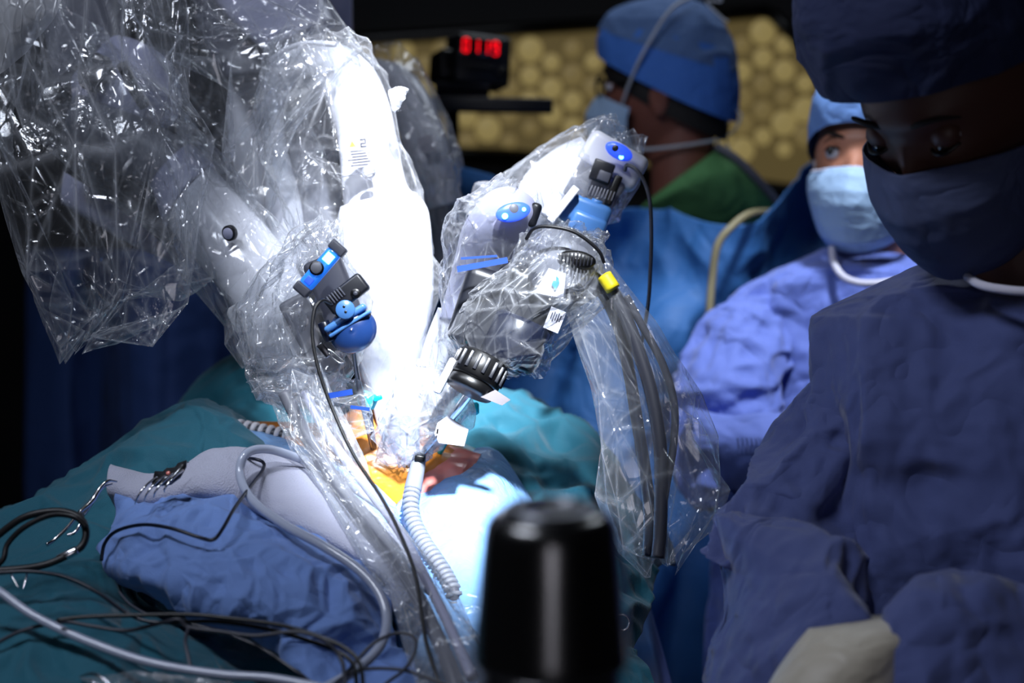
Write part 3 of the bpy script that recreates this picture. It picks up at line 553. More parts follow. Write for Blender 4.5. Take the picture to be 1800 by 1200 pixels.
ar.add('arm_segment', loft([(112, 262, 140, 172, 1.69, 0.9), (125, 266, 155, 166, 1.66, 1.0), (190, 296, 240, 200, 1.65, 1.0), (262, 327, 334, 250, 1.64, 1.0), (266, 330, 337, 252, 1.64, 1.0)], 40, 48, power=0.9), 'grey_plastic')
ar.add('collar', loft([(266, 330, 338, 253, 1.635, 1.03), (270, 336, 344, 258, 1.635, 1.04), (288, 392, 372, 286, 1.63, 1.04), (292, 398, 376, 290, 1.63, 1.0)], 20, 48), 'lavender_plastic')
ar.add('forearm', loft([(292, 392, 372, 292, 1.63, 1.0), (330, 440, 412, 336, 1.61, 1.0), (380, 500, 470, 400, 1.59, 1.0), (420, 560, 512, 455, 1.57, 1.0), (445, 620, 545, 520, 1.55, 1.0), (480, 665, 575, 600, 1.53, 1), (520, 690, 585, 640, 1.52, .8)], 60, 48), 'white_plastic')
ar.add('seam', loft([(300, 468+0, 372, 375, 1.585, 0.0), (352, 440, 386, 405, 1.575, 0.0)], 4, 8), 'mid_grey') if False else None
ar.add('lower_link', loft([(110, 300, 140, 262, 1.72, .7), (180, 345, 205, 300, 1.71, .8), (250, 398, 280, 350, 1.70, .8), (300, 440, 320, 400, 1.70, .7)], 24, 32, power=.8), 'dark_plastic')
ar.add('link_block', loft([(112, 360, 122, 290, 1.78, .8), (170, 395, 175, 312, 1.77, .8), (232, 430, 245, 352, 1.76, .8), (330, 475, 340, 420, 1.75, .7)], 24, 32, power=.7), 'lavender_plastic')
fb = Fr(405, 409, 1.545, rot=30, yaw=-28)
bt = ar.add('button_ring', fb.cyl((0, 0, 2), (0, 0, 1), 14, 5), 'dark_plastic'); ar.add('button', fb.cyl((0, 0, 6), (0, 0, 1), 10, 4), 'lavender_plastic', parent=bt)
ar.add('wrist_plate', Fr(548, 590, 1.50, rot=-62).box((0, 0, 0), (75, 26, 22), 8), 'grey_plastic')
ar.add('gripper_bracket', Fr(560, 640, 1.50, rot=-50).box((0, 0, 0), (40, 16, 18), 4), 'mid_grey')

cb2 = Thing('robotic_manipulator', 'brightly lit white arched robot arm in the middle under the lamp', 'robot arm', P(680, 420, 1.62))
cb2.add('top_bracket', loft([(300, -200, 420, -260, 2.0, .8), (340, -60, 520, -120, 1.9, .8), (400, 30, 560, -30, 1.8, .8), (470, 95, 590, 40, 1.72, .7)], 30, 36, power=.8), 'lavender_plastic')
cb2.add('arch_shell', loft([(468, 470, 540, 470, 1.68, .7), (466, 360, 530, 360, 1.68, .7), (464, 230, 502, 250, 1.68, .8), (464, 150, 500, 190, 1.68, .8), (480, 104, 515, 150, 1.67, .8), (530, 80, 535, 128, 1.66, .8), (600, 78, 560, 150, 1.65, .8), (655, 118, 578, 195, 1.64, .8),
    (684, 180, 590, 235, 1.635, .8), (698, 240, 596, 270, 1.63, .8), (714, 320, 602, 335, 1.625, .8), (735, 345, 606, 370, 1.62, .85)], 110, 48), 'white_plastic')
cb2.add('inner_channel', loft([(492, 130, 545, 125, 1.70, .4), (490, 200, 580, 190, 1.70, .4), (494, 300, 596, 290, 1.70, .4), (510, 420, 604, 400, 1.70, .4), (540, 520, 610, 500, 1.70, .4)], 30, 24, power=.7), 'grey_plastic')
cb2.add('cover_lip', tube([(474, 108, 1.63), (500, 88, 1.62), (540, 76, 1.61), (590, 78, 1.60)], 5, 30, 10), 'white_plastic')
cb2.add('elbow_joint', loft([(598, 365, 730, 338, 1.61, .8), (594, 390, 752, 368, 1.60, .9), (596, 450, 760, 430, 1.59, .9), (606, 530, 762, 520, 1.58, .9), (615, 600, 750, 600, 1.57, .9), (630, 655, 735, 660, 1.57, .8), (650, 700, 715, 705, 1.56, .7), (668, 770, 705, 775, 1.55, .7)], 70, 48), 'white_plastic')
f = Fr(648, 303, 1.575, rot=6, yaw=8)
bt = cb2.add('button_ring', f.cyl((0, 0, -1), (0, 0, 1), 12.5, 4), 'grey_plastic', 'grey ringed release button'); cb2.add('button', f.cyl((0, 0, 1.5), (0, 0, 1), 8.5, 3.5), 'white_plastic', parent=bt)
f = Fr(631, 266, 1.578, rot=7, yaw=6)
lb = cb2.add('warning_label', f.box((0, 0, 0), (27, 28, 0.7), 0), 'label_white', 'printed warning label with yellow triangle', smooth=False)
cb2.add('warning_triangle', f.poly([(-16, 9), (-4, 9), (-10, 20)], 0.8, 1.2), 'yellow', parent=lb, smooth=False)
cb2.add('digit', join(f.box((9, 20, 1), (5, 1.2, .3), 0), f.box((13, 16.5, 1), (1.2, 3.5, .3), 0), f.box((9, 13, 1), (5, 1.2, .3), 0), f.box((5, 10, 1), (1.2, 3, .3), 0), f.box((9, 7.5, 1), (5.5, 1.2, .3), 0)), 'ink', parent=lb, smooth=False)
cb2.add('text_lines', join(*[f.box((rnd.uniform(-2, 2), 1-i*5, 1), (rnd.uniform(14, 22), 0.9, .2), 0) for i in range(6)]), 'ink', parent=lb, smooth=False)
cb2.add('seam', tube([(596, 312, 1.575), (630, 305, 1.568), (668, 296, 1.572)], 0.8, 16, 6), 'mid_grey')
cb2.add('instrument_mount', loft([(700, 690, 745, 640, 1.56, .8), (680, 740, 740, 700, 1.55, .8), (690, 790, 738, 775, 1.54, .8), (712, 812, 736, 806, 1.53, .8)], 30, 32), 'lavender_plastic')
# column behind
cl = Thing('robotic_manipulator', 'lavender vertical robot column with a thin seam behind the white arch', 'robot arm', P(470, 480, 1.85))
cl.add('column_left', loft([(405, 120, 468, 120, 1.97, .8), (402, 240, 468, 240, 1.96, .8), (420, 340, 468, 340, 1.95, .8), (440, 480, 472, 480, 1.94, .8), (450, 560, 476, 560, 1.94, .8)], 30, 30, power=.6), 'white_plastic')
cl.add('column_right', loft([(471, 230, 545, 215, 1.96, .8), (471, 340, 560, 340, 1.95, .8), (475, 480, 560, 480, 1.94, .8), (480, 560, 560, 560, 1.94, .8)], 30, 30, power=.6), 'white_plastic')
cl.add('shoulder', loft([(330, -100, 480, -160, 2.05, .8), (340, 10, 520, -30, 2.0, .8), (360, 80, 500, 60, 1.92, .8), (395, 140, 480, 130, 1.88, .8)], 30, 32, power=.8), 'mid_grey')
# third arm, behind right
a3 = Thing('robotic_manipulator', 'shaded grey robot arm with white band behind the lit arch', 'robot arm', P(780, 420, 2.0))
a3.add('upper_segment', loft([(560, 170, 590, 90, 2.25, 1), (610, 175, 650, 100, 2.18, 1), (655, 190, 710, 118, 2.1, 1), (684, 205, 750, 160, 2.05, 1), (700, 230, 780, 230, 2.02, 1), (712, 290, 792, 275, 2.0, 1), (728, 335, 800, 315, 2.0, 1)], 50, 40), 'white_plastic')
a3.add('band', loft([(726, 332, 801, 316, 1.995, 1.05), (728, 338, 804, 320, 1.995, 1.07), (740, 368, 812, 352, 1.995, 1.07), (742, 372, 812, 356, 1.995, 1.04)], 14, 40), 'white_plastic', 'white collar band')
a3.add('lower_segment', loft([(744, 370, 808, 354, 2.0, 1), (752, 420, 805, 410, 2.0, 1), (756, 500, 795, 500, 2.0, 1)], 20, 36), 'grey_plastic')
a3.add('label', Fr(750, 255, 1.955, rot=18, yaw=10).box((0, 0, 0), (13, 16, .6), 0), 'label_white', smooth=False)

for T_, (x_, y_, d_), xb in ((ar, (140, -240, 1.88), -0.72), (cb2, (365, -200, 2.0), -0.50), (cl, (405, -100, 2.05), -0.36), (a3, (575, 140, 2.24), -0.26)):
    T_.add('setup_link', tubew([P(x_, y_, d_), P(x_, y_, d_)*0.5+np.array([xb, 2.1, 2.08])*0.5+np.array([0, .04, 0]), (xb, 2.1, 2.08)], 0.038, 20, 20), 'lavender_plastic')
# ------------------------------------------------------------------ left instrument head with blue lit handle
L = Thing('instrument_drive', 'left instrument head with glowing blue handle and navy cap', 'surgical instrument', P(600, 640, 1.42))
f = Fr(600, 520, 1.43, rot=0)
L.add('carriage', Fr(590, 520, 1.46, rot=22).box((0, 0, 0), (34, 72, 20), 10), 'mid_grey')
L.add('carriage_plate', Fr(572, 560, 1.47, rot=14).box((0, 0, 0), (18, 62, 16), 6), 'dark_plastic')
fh = Fr(563, 472, 1.402, rot=49)
hd = L.add('handle', fh.box((0, 0, 0), (44, 14, 11), 10, 4), 'blue_clear', 'translucent blue lit handle')
L.add('end_cap', fh.box((47, 0, 0), (9, 16, 13), 4, 3), 'mid_grey', parent=hd); L.add('end_cap', fh.box((-48, 0, 0), (9, 15, 13), 4, 3), 'mid_grey', parent=hd)
L.add('button_ring', fh.cyl((-3, 4, 12), (0, 0, 1), 13, 3), 'black', parent=hd); L.add('button', fh.cyl((-3, 4, 15), (0, 0, 1), 10, 3.5), 'grey_plastic', parent=hd)
L.add('led', fh.box((24, 0, 11), (9, 8, 1.5), 1.2), 'led_blue', parent=hd, label='lit blue diode'); L.add('led', fh.box((-28, 0, 11), (7, 7, 1.5), 1.2), 'led_glow', parent=hd, label='dim blue diode')
fs = Fr(612, 520, 1.41, rot=38)
L.add('socket_block', fs.box((0, 4, 0), (40, 18, 14), 6, 3), 'dark_plastic')
for i in range(6): L.add('cooling_rib', fs.box((-30+i*5.5, 12, 15), (1.3, 9, 3), 0.8), 'mid_grey')
L.add('socket', fs.cyl((14, -6, 15), (0, 0, 1), 9, 2.5), 'black'); L.add('socket_pin', fs.cyl((14, -6, 18), (0, 0, 1), 4, 1.5), 'grey_rubber')
fd = Fr(607, 544, 1.395)
ad = L.add('adapter_disc', fd.cyl((0, 0, 0), (0.1, 0, 1), 17, 4, bev=1.5), 'blue_adapter', 'round blue adapter with two small holes')
L.add('hole', fd.cyl((-2, 5, 4), (0, 0, 1), 2.4, .8, bev=.2), 'black', parent=ad); L.add('hole', fd.cyl((1, -4, 4), (0, 0, 1), 2.4, .8, bev=.2), 'black', parent=ad)
fc = Fr(614, 575, 1.415, rot=32)
cp = L.add('cap_body', fc.ell((2, -8, 0), (44, 40, 28)), 'blue_deep', 'dark blue domed sterile adapter')
L.add('rim', fc.box((4, 16, 10), (42, 6, 18), 5, 3), 'blue_adapter', parent=cp); L.add('rim', fc.box((6, 3, 13), (42, 3, 17), 2.5, 2), 'blue_adapter', parent=cp)
L.add('plug', fc.cyl((-36, 14, 14), (0.2, 1, 0.1), 11, 18), 'navy_plastic')
L.add('latch_hook', tubew([Fr(590, 622, 1.40)((x, y, 0)) for x, y in [(-14, 8), (-6, 4), (6, -6), (14, -14), (8, -16), (-4, -8), (-12, 2)]], 0.0009, 40, 8), 'chrome')
L.add('side_clip', Fr(570, 615, 1.42, rot=-50).box((0, 0, 0), (14, 6, 6), 2), 'steel_dark')
L.add('shaft', tube([(621, 610, 1.44), (625, 640, 1.45), (630, 670, 1.46), (636, 700, 1.47), (642, 730, 1.49), (655, 790, 1.54)], [4, 4, 5, 5.5, 5, 4], 40, 14), 'steel_dark')
tr = Thing('trocar', 'cyan trocar valve on the left port at the belly', 'trocar', P(650, 760, 1.50))
tr.add('valve', Fr(646, 703, 1.49, rot=-15).cyl((0, 0, 0), (0.2, 1, 0.2), 17, 12, bev=3), 'cyan'); tr.add('cannula', tube([(648, 715, 1.49), (654, 760, 1.52), (660, 800, 1.55)], 5, 16, 12), 'steel_dark')
tr.add('stopcock', Fr(664, 700, 1.48, rot=20).box((0, 0, 0), (8, 4, 4), 2), 'cyan')

# ------------------------------------------------------------------ centre head with two blue diodes
E = Thing('camera_manipulator', 'lavender capsule head with two glowing blue diodes above the endoscope', 'robot arm', P(860, 500, 1.50))
E.add('capsule', loft([(768, 560, 850, 570, 1.53, .9), (785, 510, 880, 525, 1.52, .9), (800, 450, 905, 470, 1.50, .95), (815, 395, 930, 420, 1.48, .95), (850, 345, 945, 385, 1.47, .95), (885, 328, 943, 362, 1.47, .9), (915, 332, 936, 348, 1.47, .8)], 60, 44), 'lavender_plastic')
E.add('end_cap', Fr(938, 378, 1.463, rot=-20).box((0, 0, 0), (10, 22, 16), 8, 3), 'dark_plastic')
fe = Fr(903, 372, 1.435, rot=14, yaw=10)
E.add('button', fe.cyl((2, 5, -4), (0, 0, 1), 9, 4), 'grey_plastic')
E.add('light_window', fe.ell((0, 0, -6), (32, 17, 6)), 'led_glow', 'soft blue lit window')
E.add('led', fe.cyl((-17, -4, -1), (0, 0, 1), 5.5, 2.2), 'led_blue'); E.add('led', fe.cyl((19, 0, -1), (0, 0, 1), 3.8, 2), 'led_blue')
E.add('arm_tail', loft([(735, 640, 805, 660, 1.55, .8), (750, 590, 830, 610, 1.54, .8), (770, 540, 850, 560, 1.53, .9)], 24, 32), 'white_plastic')
single('tape_strip', sheet([[(804, 476, 1.425), (830, 470, 1.412), (860, 461, 1.412), (892, 452, 1.42)], [(804, 470, 1.425), (830, 463, 1.412), (860, 456, 1.412), (892, 448, 1.42)], ], 2, 20) if False else Fr(848, 465, 1.418, rot=10.5).box((0, 0, 0), (45, 5.2, 0.7), 0), 'tape_blue', 'blue tape strip closing the sleeve of the diode head', 'tape', smooth=False)
single('tape_strip', Fr(842, 452, 1.424, rot=4).box((0, 0, 0), (32, 2, 0.7), 0), 'tape_blue', 'thin upper blue tape edge above the wider strip', 'tape', smooth=False)
single('tape_strip', Fr(598, 692, 1.425, rot=10).box((0, 0, 0), (22, 5.0, 0.7), 0), 'tape_blue', 'blue tape strip on the film below the left instrument head', 'tape', smooth=False)
single('tape_strip', Fr(633, 717, 1.43, rot=-7).box((0, 0, 0), (17, 3, 0.7), 0), 'tape_blue', 'short faint blue tape right of the longer lower strip', 'tape', smooth=False)
# endoscope / camera head
S = Thing('endoscope', 'black endoscope camera with ribbed ring and grey dome in plastic', 'endoscope', P(840, 690, 1.46))
fo = Fr(900, 560, 1.47, rot=-26)
S.add('camera_body', fo.box((0, 0, 0), (58, 92, 40), 22, 4), 'dark_plastic')
S.add('side_body', Fr(838, 540, 1.47, rot=-18).box((0, 0, 0), (36, 70, 32), 18, 4), 'dark_plastic')
S.add('barrel', Fr(905, 600, 1.455, rot=-24).cyl((0, 0, 0), (0, 1, 0), 52, 44, bev=8), 'navy_plastic')
S.add('lens_cover', Fr(950, 555, 1.46, rot=-30).cyl((0, 0, 0), (0, 1, 0), 34, 46, bev=8), 'dark_plastic')
S.add('dome', loft([(930, 420, 960, 400, 1.45, .8), (928, 470, 1010, 402, 1.45, .9), (945, 520, 1050, 440, 1.45, .9), (985, 550, 1065, 490, 1.45, .8), (1010, 545, 1060, 515, 1.45, .6)], 40, 40), 'grey_plastic', 'grey dome of the camera head')
S.add('vent_grille', Fr(1014, 456, 1.418, rot=-8).ell((0, 0, 0), (34, 16, 9)), 'black')
for i in range(9): S.add('vent_fin', Fr(1014, 456, 1.413, rot=-8).box((-26+i*6.5, 0, 7-abs(i-4)*1.1), (1.4, 13-abs(i-4)*1.6, 2.5), .5), 'dark_plastic')
S.add('white_label', Fr(966, 498, 1.412, rot=-14, yaw=-8).poly([(-22, -22), (30, -20), (24, 24), (-8, 26)], 0, .8), 'label_white', 'white label with teal arrow', smooth=False)
S.add('arrow_mark', Fr(978, 498, 1.409, rot=-8).poly([(-6, 4), (-1, 4), (-2, 13), (3, 9), (5, 1), (0, -12), (-8, -3)], 0, .6), 'teal_mark', smooth=False)
S.add('side_port', Fr(950, 492, 1.44, rot=-20).cyl((0, 0, 0), (0.4, 0, 1), 20, 12), 'navy_plastic')
S.add('side_port', Fr(1010, 512, 1.425, rot=-20).cyl((0, 0, 0), (0.3, 0, 1), 16, 8), 'dark_plastic')
S.add('serial_label', Fr(975, 562, 1.42, rot=-22).box((0, 0, 0), (14, 20, .7), 0), 'label_white', smooth=False)
S.add('serial_print', join(*[Fr(975, 562, 1.4185, rot=-22).box((-8+i*4, 6, 0), (1, 5+(i % 2)*3, .4), 0) for i in range(5)]), 'ink', smooth=False)
fr_ = Fr(842, 650, 1.44, rot=-27, tilt=-14)
rg2 = S.add('focus_ring', fr_.cyl((0, 0, 0), (0, 1, 0), 47, 24, bev=4), 'black', 'black ribbed focus ring')
for i in range(18):
    a_ = i/18*2*math.pi
    S.add('grip_rib', Fr(842, 650, 1.44, rot=-27, tilt=-14).box((47*math.cos(a_), 2, 47*math.sin(a_)), (3.2, 15, 3.2), 1), 'dark_plastic', parent=rg2)
S.add('lens_collar', fr_.cyl((0, -34, 0), (0, 1, 0), 44, 10, bev=3), 'black')
S.add('ring_cap', Fr(783, 660, 1.44, rot=-27).box((0, 0, 0), (7, 34, 24), 5, 3), 'white_plastic')
S.add('clip', Fr(870, 698, 1.42, rot=-30).poly([(-22, -12), (18, -6), (26, 10), (-6, 12)], 0, 4), 'chrome', smooth=False)
S.add('shaft', tube([(838, 676, 1.46), (810, 712, 1.475), (775, 757, 1.50), (742, 798, 1.515), (722, 830, 1.55)], [8, 8, 7, 6.5, 5], 30, 16), 'chrome')
S.add('black_tip', Fr(738, 806, 1.505, rot=-10).box((0, 0, 0), (9, 7, 8), 3), 'black')
S.add('label_dot', Fr(890, 480, 1.43).cyl((0, 0, 0), (0, 0, 1), 3, 1, bev=.3), 'chrome')
tg = Thing('white_tag', 'white folded tag with small black mark at the port', 'tag', P(795, 780, 1.46))
tg.add('tag_sheet', Fr(790, 760, 1.455, rot=-22, yaw=-10).poly([(-24, -12), (-10, -24), (34, -12), (30, 18), (-14, 26), (-26, 8)], 0, 2), 'label_white', smooth=False)
tg.add('tag_mark', Fr(769, 758, 1.449, rot=-8).box((0, 0, 0), (1.4, 4.5, .6), 0), 'black', smooth=False)
t2 = Thing('trocar', 'cyan trocar valve at right of the endoscope shaft', 'trocar', P(836, 728, 1.52))
t2.add('valve', Fr(832, 718, 1.52, rot=-20).cyl((0, 0, 0), (1, .4, 0), 11, 10, bev=3), 'cyan'); t2.add('stem', tube([(824, 722, 1.52), (800, 750, 1.53), (770, 800, 1.56)], 5, 12, 10), 'cyan')
single('black_cable', tube([(925, 420, 1.42), (938, 402, 1.41), (965, 398, 1.405), (1010, 408, 1.405), (1050, 438, 1.41), (1062, 462, 1.415)], 3.2, 50, 10), 'rubber', 'black cable arching over the grey camera dome', 'cable')

# hoses in the long bag
HB = [('light_cable', 'grey_rubber', 'thick grey camera cable hanging inside the long clear bag', 12, [(1030, 470, 1.44), (1062, 492, 1.435), (1092, 540, 1.43), (1120, 610, 1.425), (1145, 690, 1.42), (1160, 780, 1.415), (1162, 870, 1.41), (1160, 940, 1.405), (1156, 980, 1.40)]),
      ('light_cable', 'navy_plastic', 'dark navy cable hanging beside the thick grey one in the bag', 11, [(1030, 490, 1.455), (1060, 515, 1.45), (1088, 575, 1.445), (1105, 650, 1.44), (1120, 740, 1.435), (1134, 830, 1.43), (1142, 910, 1.42), (1140, 978, 1.41)]),
      ('light_cable', 'mid_grey', 'thin grey cable curling right inside the clear bag', 7, [(1100, 520, 1.43), (1130, 575, 1.43), (1165, 640, 1.43), (1185, 710, 1.425), (1184, 780, 1.42), (1172, 850, 1.415), (1160, 920, 1.41), (1150, 975, 1.41)])]
for nm, m, lab, r, pts in HB: single(nm, tube(pts, r, 90, 16), m, lab, 'cable', 'cables in the long clear bag')
single('tape_band', tube([(1062, 484, 1.424), (1078, 508, 1.421)], 13.5, 6, 16), 'yellow', 'yellow band around the thick grey camera cable', 'tape')

# ------------------------------------------------------------------ upper right instrument head
G = Thing('instrument_drive', 'upper right white instrument head with light blue adapter', 'surgical instrument', P(1040, 400, 1.66))
fg = Fr(1050, 310, 1.64, rot=-30, yaw=0)
G.add('arm_link', loft([(880, 430, 930, 450, 1.72, .8), (895, 370, 960, 420, 1.70, .8), (925, 305, 1000, 385, 1.69, .9), (975, 262, 1035, 330, 1.68, .9), (1020, 240, 1060, 300, 1.67, .8)], 40, 36), 'white_plastic')
G.add('housing', fg.box((10, 38, -14), (58, 34, 26), 14, 4), 'white_plastic')
G.add('side_plate', Fr(1010, 330, 1.65, rot=-35).box((-14, -6, 0), (10, 66, 24), 5, 3), 'white_plastic')
G.add('back_panel', fg.box((6, -6, -10), (46, 52, 20), 6, 3), 'grey_plastic')
fl = Fr(1088, 266, 1.615, rot=-28)
lh = G.add('light_window', fl.ell((0, 0, 0), (26, 14, 7)), 'led_glow', 'blue lit window'); G.add('led', fl.cyl((8, -7, 4), (0, 0, 1), 4.5, 2), 'led_blue', parent=lh)
G.add('button', fl.cyl((-8, 1, 5), (0, 0, 1), 6, 2), 'dark_plastic', parent=lh)
G.add('connector', Fr(1058, 302, 1.62, rot=-20).box((0, 0, 0), (19, 19, 9), 3), 'dark_plastic', 'dark square socket')
G.add('connector_inset', Fr(1062, 310, 1.612, rot=-20).box((0, 0, 0), (11, 9, 3), 2), 'mid_grey')
for i in range(8): G.add('cooling_rib', Fr(1038+i*5.6, 334+i*1.6, 1.612, rot=-22).box((0, 0, 0), (1.5, 9, 3), .8), 'grey_plastic')
G.add('slot_cover', Fr(1078, 335, 1.615, rot=-22).box((0, 0, 0), (7, 28, 8), 3), 'black')
fa = Fr(1028, 375, 1.615, rot=-22)
bb = G.add('adapter', fa.box((0, 0, 0), (44, 26, 20), 12, 4), 'blue_adapter', 'light blue sterile adapter')
G.add('adapter_step', fa.box((12, -20, 12), (32, 20, 16), 9, 3), 'blue_adapter', parent=bb); G.add('knob', fa.cyl((12, 22, 6), (0, 1, 0.2), 10, 8), 'blue_adapter', parent=bb)
G.add('knob', fa.cyl((-14, 24, 6), (0, 1, 0.2), 8, 5), 'mid_grey', parent=bb)
G.add('side_rail', Fr(990, 360, 1.60, rot=-38).box((0, 0, 0), (7, 38, 12), 2), 'white_plastic')
single('instrument_cable', tube([(1098, 300, 1.60), (1103, 290, 1.595), (1120, 300, 1.59), (1135, 325, 1.59), (1143, 360, 1.59), (1145, 420, 1.60), (1143, 480, 1.61), (1140, 528, 1.62), (1132, 580, 1.64), (1120, 640, 1.66)], 3.6, 90, 10), 'grey_rubber', 'grey cable hanging straight down from the upper right head', 'cable')

# ------------------------------------------------------------------ black lid out of focus in front
D0 = 0.74; kx = D0/FPX; base = P(968, 1150, D0); axis = np.array([0, 0, 1.0])
def lidprof(rows): return [((1150-y)*kx, r*kx) for y, r in rows]
bl = Thing('black_canister', 'black glossy capped canister, blurred in the near foreground', 'canister', (base[0], base[1]+0.0, 1.08))
bl.add('lid', lathe(base, axis, lidprof([(1172, 100), (1168, 130), (1158, 137), (1146, 138), (1130, 136), (1000, 126), (935, 119), (915, 115), (900, 106), (892, 92), (888, 60), (887, 1)]), 72, caps=False), 'black_gloss')
bl.add('lid_rim_highlight', lathe(base, axis, lidprof([(890, 84), (883, 82), (883, 60), (889, 58)]), 60, caps=False), 'steel_dark', 'grey ring standing in for the highlight on the lid rim')  # steel ring added to draw the rim's faint grey highlight
bl.add('body', lathe(base, axis, [(-0.155+0.0, .031), (-0.15, .0335), (-.02, .0335), ((1150-1164)*kx, .0325)], 60), 'black_gloss')
ty = Thing('instrument_stand', 'low instrument tray stand below the black canister', 'stand', (base[0]+.05, base[1], 0))
ty.add('tray', wbox((base[0]+.05, base[1]-.05, base[2]-0.165), (0.24, 0.16, 0.008), 0.006), 'chrome'); ty.add('pole', tubew([(base[0]+.2, base[1], base[2]-.17), (base[0]+.2, base[1], .5), (base[0]+.2, base[1], .02)], 0.014, 6, 16), 'chrome')
ty.add('foot', wbox((base[0]+.1, base[1], 0.02), (0.24, 0.03, 0.02), .01), 'chrome')

# ------------------------------------------------------------------ people
class Head:
    def __init__(s, x, y, d, fh, pitch, roll=0, scale=1.0):
        """fh = horizontal facing direction; pitch in degrees, positive looks up"""
        s.o = P(x, y, d); f0 = unit([fh[0], fh[1], 0]); p = math.radians(pitch); z = np.array([0, 0, 1.0])
        f = f0*math.cos(p)+z*math.sin(p); u = z*math.cos(p)-f0*math.sin(p); r = np.cross(f, u)
        q = math.radians(roll); r2 = r*math.cos(q)+u*math.sin(q); u2 = u*math.cos(q)-r*math.sin(q)
        s.M = np.array([r2, f, u2]); s.k = scale
    def __call__(s, v): return s.o+(np.asarray(v, float)*s.k)@s.M
    def ell(s, c, r, nu=16, nv=24):
        th = np.linspace(0.03, np.pi-0.03, nu)[:, None]; ph = np.linspace(0, 2*np.pi, nv, endpoint=False)[None]
        V = np.stack([np.sin(th)*np.cos(ph)*r[0]+c[0], np.sin(th)*np.sin(ph)*r[1]+c[1], np.cos(th)*r[2]+c[2]+0*ph], -1).reshape(-1, 3)
        F = gridfaces(nu, nv, True); F.append(tuple(range(nv))); F.append(tuple((nu-1)*nv+j for j in range(nv))[::-1]); return s(V), [q[::-1] for q in F]
def facept(x, z):
    """forward coordinate of the face surface at lateral x, height z"""
    pass
def headgeo(H):
    nu, nv = 90, 120
    th = np.linspace(0.01, np.pi-0.01, nu)[:, None]; ph = np.linspace(-np.pi, np.pi, nv, endpoint=False)[None]
    x = np.sin(th)*np.sin(ph); y = np.sin(th)*np.cos(ph); z = np.cos(th)+0*ph
    y0 = y.copy(); z0 = z.copy(); x0 = x.copy()
    X = x*0.074; Y = y*0.096; Z = z*0.116
    low = np.clip(-z0-0.1, 0, 1)
    X = X*(1-0.38*low**1.3); Y = np.where(y0 < 0, Y*(1-0.62*low**1.2), Y*(1-0.10*low)); Y = Y+0.012*low*(y0 > 0)*y0
    Z = Z*np.where(z0 > 0, 0.98, 1.0)
    fr = np.clip(y0, 0, 1)**2
    g = lambda cx, cz, sx, sz: np.exp(-((X-cx)/sx)**2-((Z-cz)/sz)**2)*fr
    Y = Y-0.006*(g(0.031, 0.004, .014, .010)+g(-0.031, 0.004, .014, .010))
    Y = Y+0.005*(g(0.026, 0.024, .022, .008)+g(-0.026, 0.024, .022, .008))
    Y = Y+0.006*(g(0.042, -0.022, .018, .016)+g(-0.042, -0.022, .018, .016))
    nz = np.exp(-(X/0.0085)**2)*np.clip((0.008-Z)/0.045, 0, 1)*np.clip((Z+0.052)/0.010, 0, 1)*fr
    Y = Y+0.024*nz+0.008*np.exp(-((np.abs(X)-0.011)/0.006)**2-((Z+0.042)/0.007)**2)*fr
    Y = Y+0.006*(g(0, -0.066, .020, .004)+g(0, -0.076, .018, .004))+0.006*g(0, -0.102, .016, .012)
    V = np.stack([X, Y, Z], -1).reshape(-1, 3); F = gridfaces(nu, nv, True); F.append(tuple(range(nv))); F.append(tuple((nu-1)*nv+j for j in range(nv))[::-1])
    F = [q[::-1] for q in F]; G = [(H(V), F)]
    for sgn in (1, -1):
        G.append(H.ell((sgn*0.076, -0.010, -0.012), (0.007, 0.017, 0.031)))
        G.append(H.ell((sgn*0.081, -0.018, 0.000), (0.006, 0.012, 0.020)))
    return G
def remesh(o, v=0.003, sm=6):
    md = o.modifiers.new('r', 'REMESH'); md.mode = 'VOXEL'; md.voxel_size = v; md.use_smooth_shade = True
    if sm: m2 = o.modifiers.new('sm', 'SMOOTH'); m2.iterations = sm; m2.factor = 0.5
def hatgeo(H, fz, bz, grow=0.010, top=0.135, t0=0.0, t1=1.0, amp=0.003, seed=1, flare=1.0, back=1.0):
    nu, nv = 50, 96; t = np.linspace(t0, t1, nu)[:, None]; ph = np.linspace(-np.pi, np.pi, nv, endpoint=False)[None]
    zb = bz+(fz-bz)*(np.cos(ph)*0.5+0.5); ang = t*np.pi/2
    rx = (0.074+grow)*(np.cos(ang)**0.75); ry = (0.096+grow)*(np.cos(ang)**0.75)
    swell = 1+0.07*flare*np.sin(t*np.pi); Z = zb+(top-zb)*np.sin(ang)
    X = rx*swell*np.sin(ph); Y = ry*swell*np.cos(ph); Y = np.where(Y < 0, Y*back, Y)
    V = np.stack([X, Y, Z+0*ph], -1); h = crumple(V*22, seed, 3); V = V*(1+(h*amp/0.1)[..., None]*np.array([1, 1, 0.3]))
    return H(V.reshape(-1, 3)), [q[::-1] for q in gridfaces(nu, nv, True)]
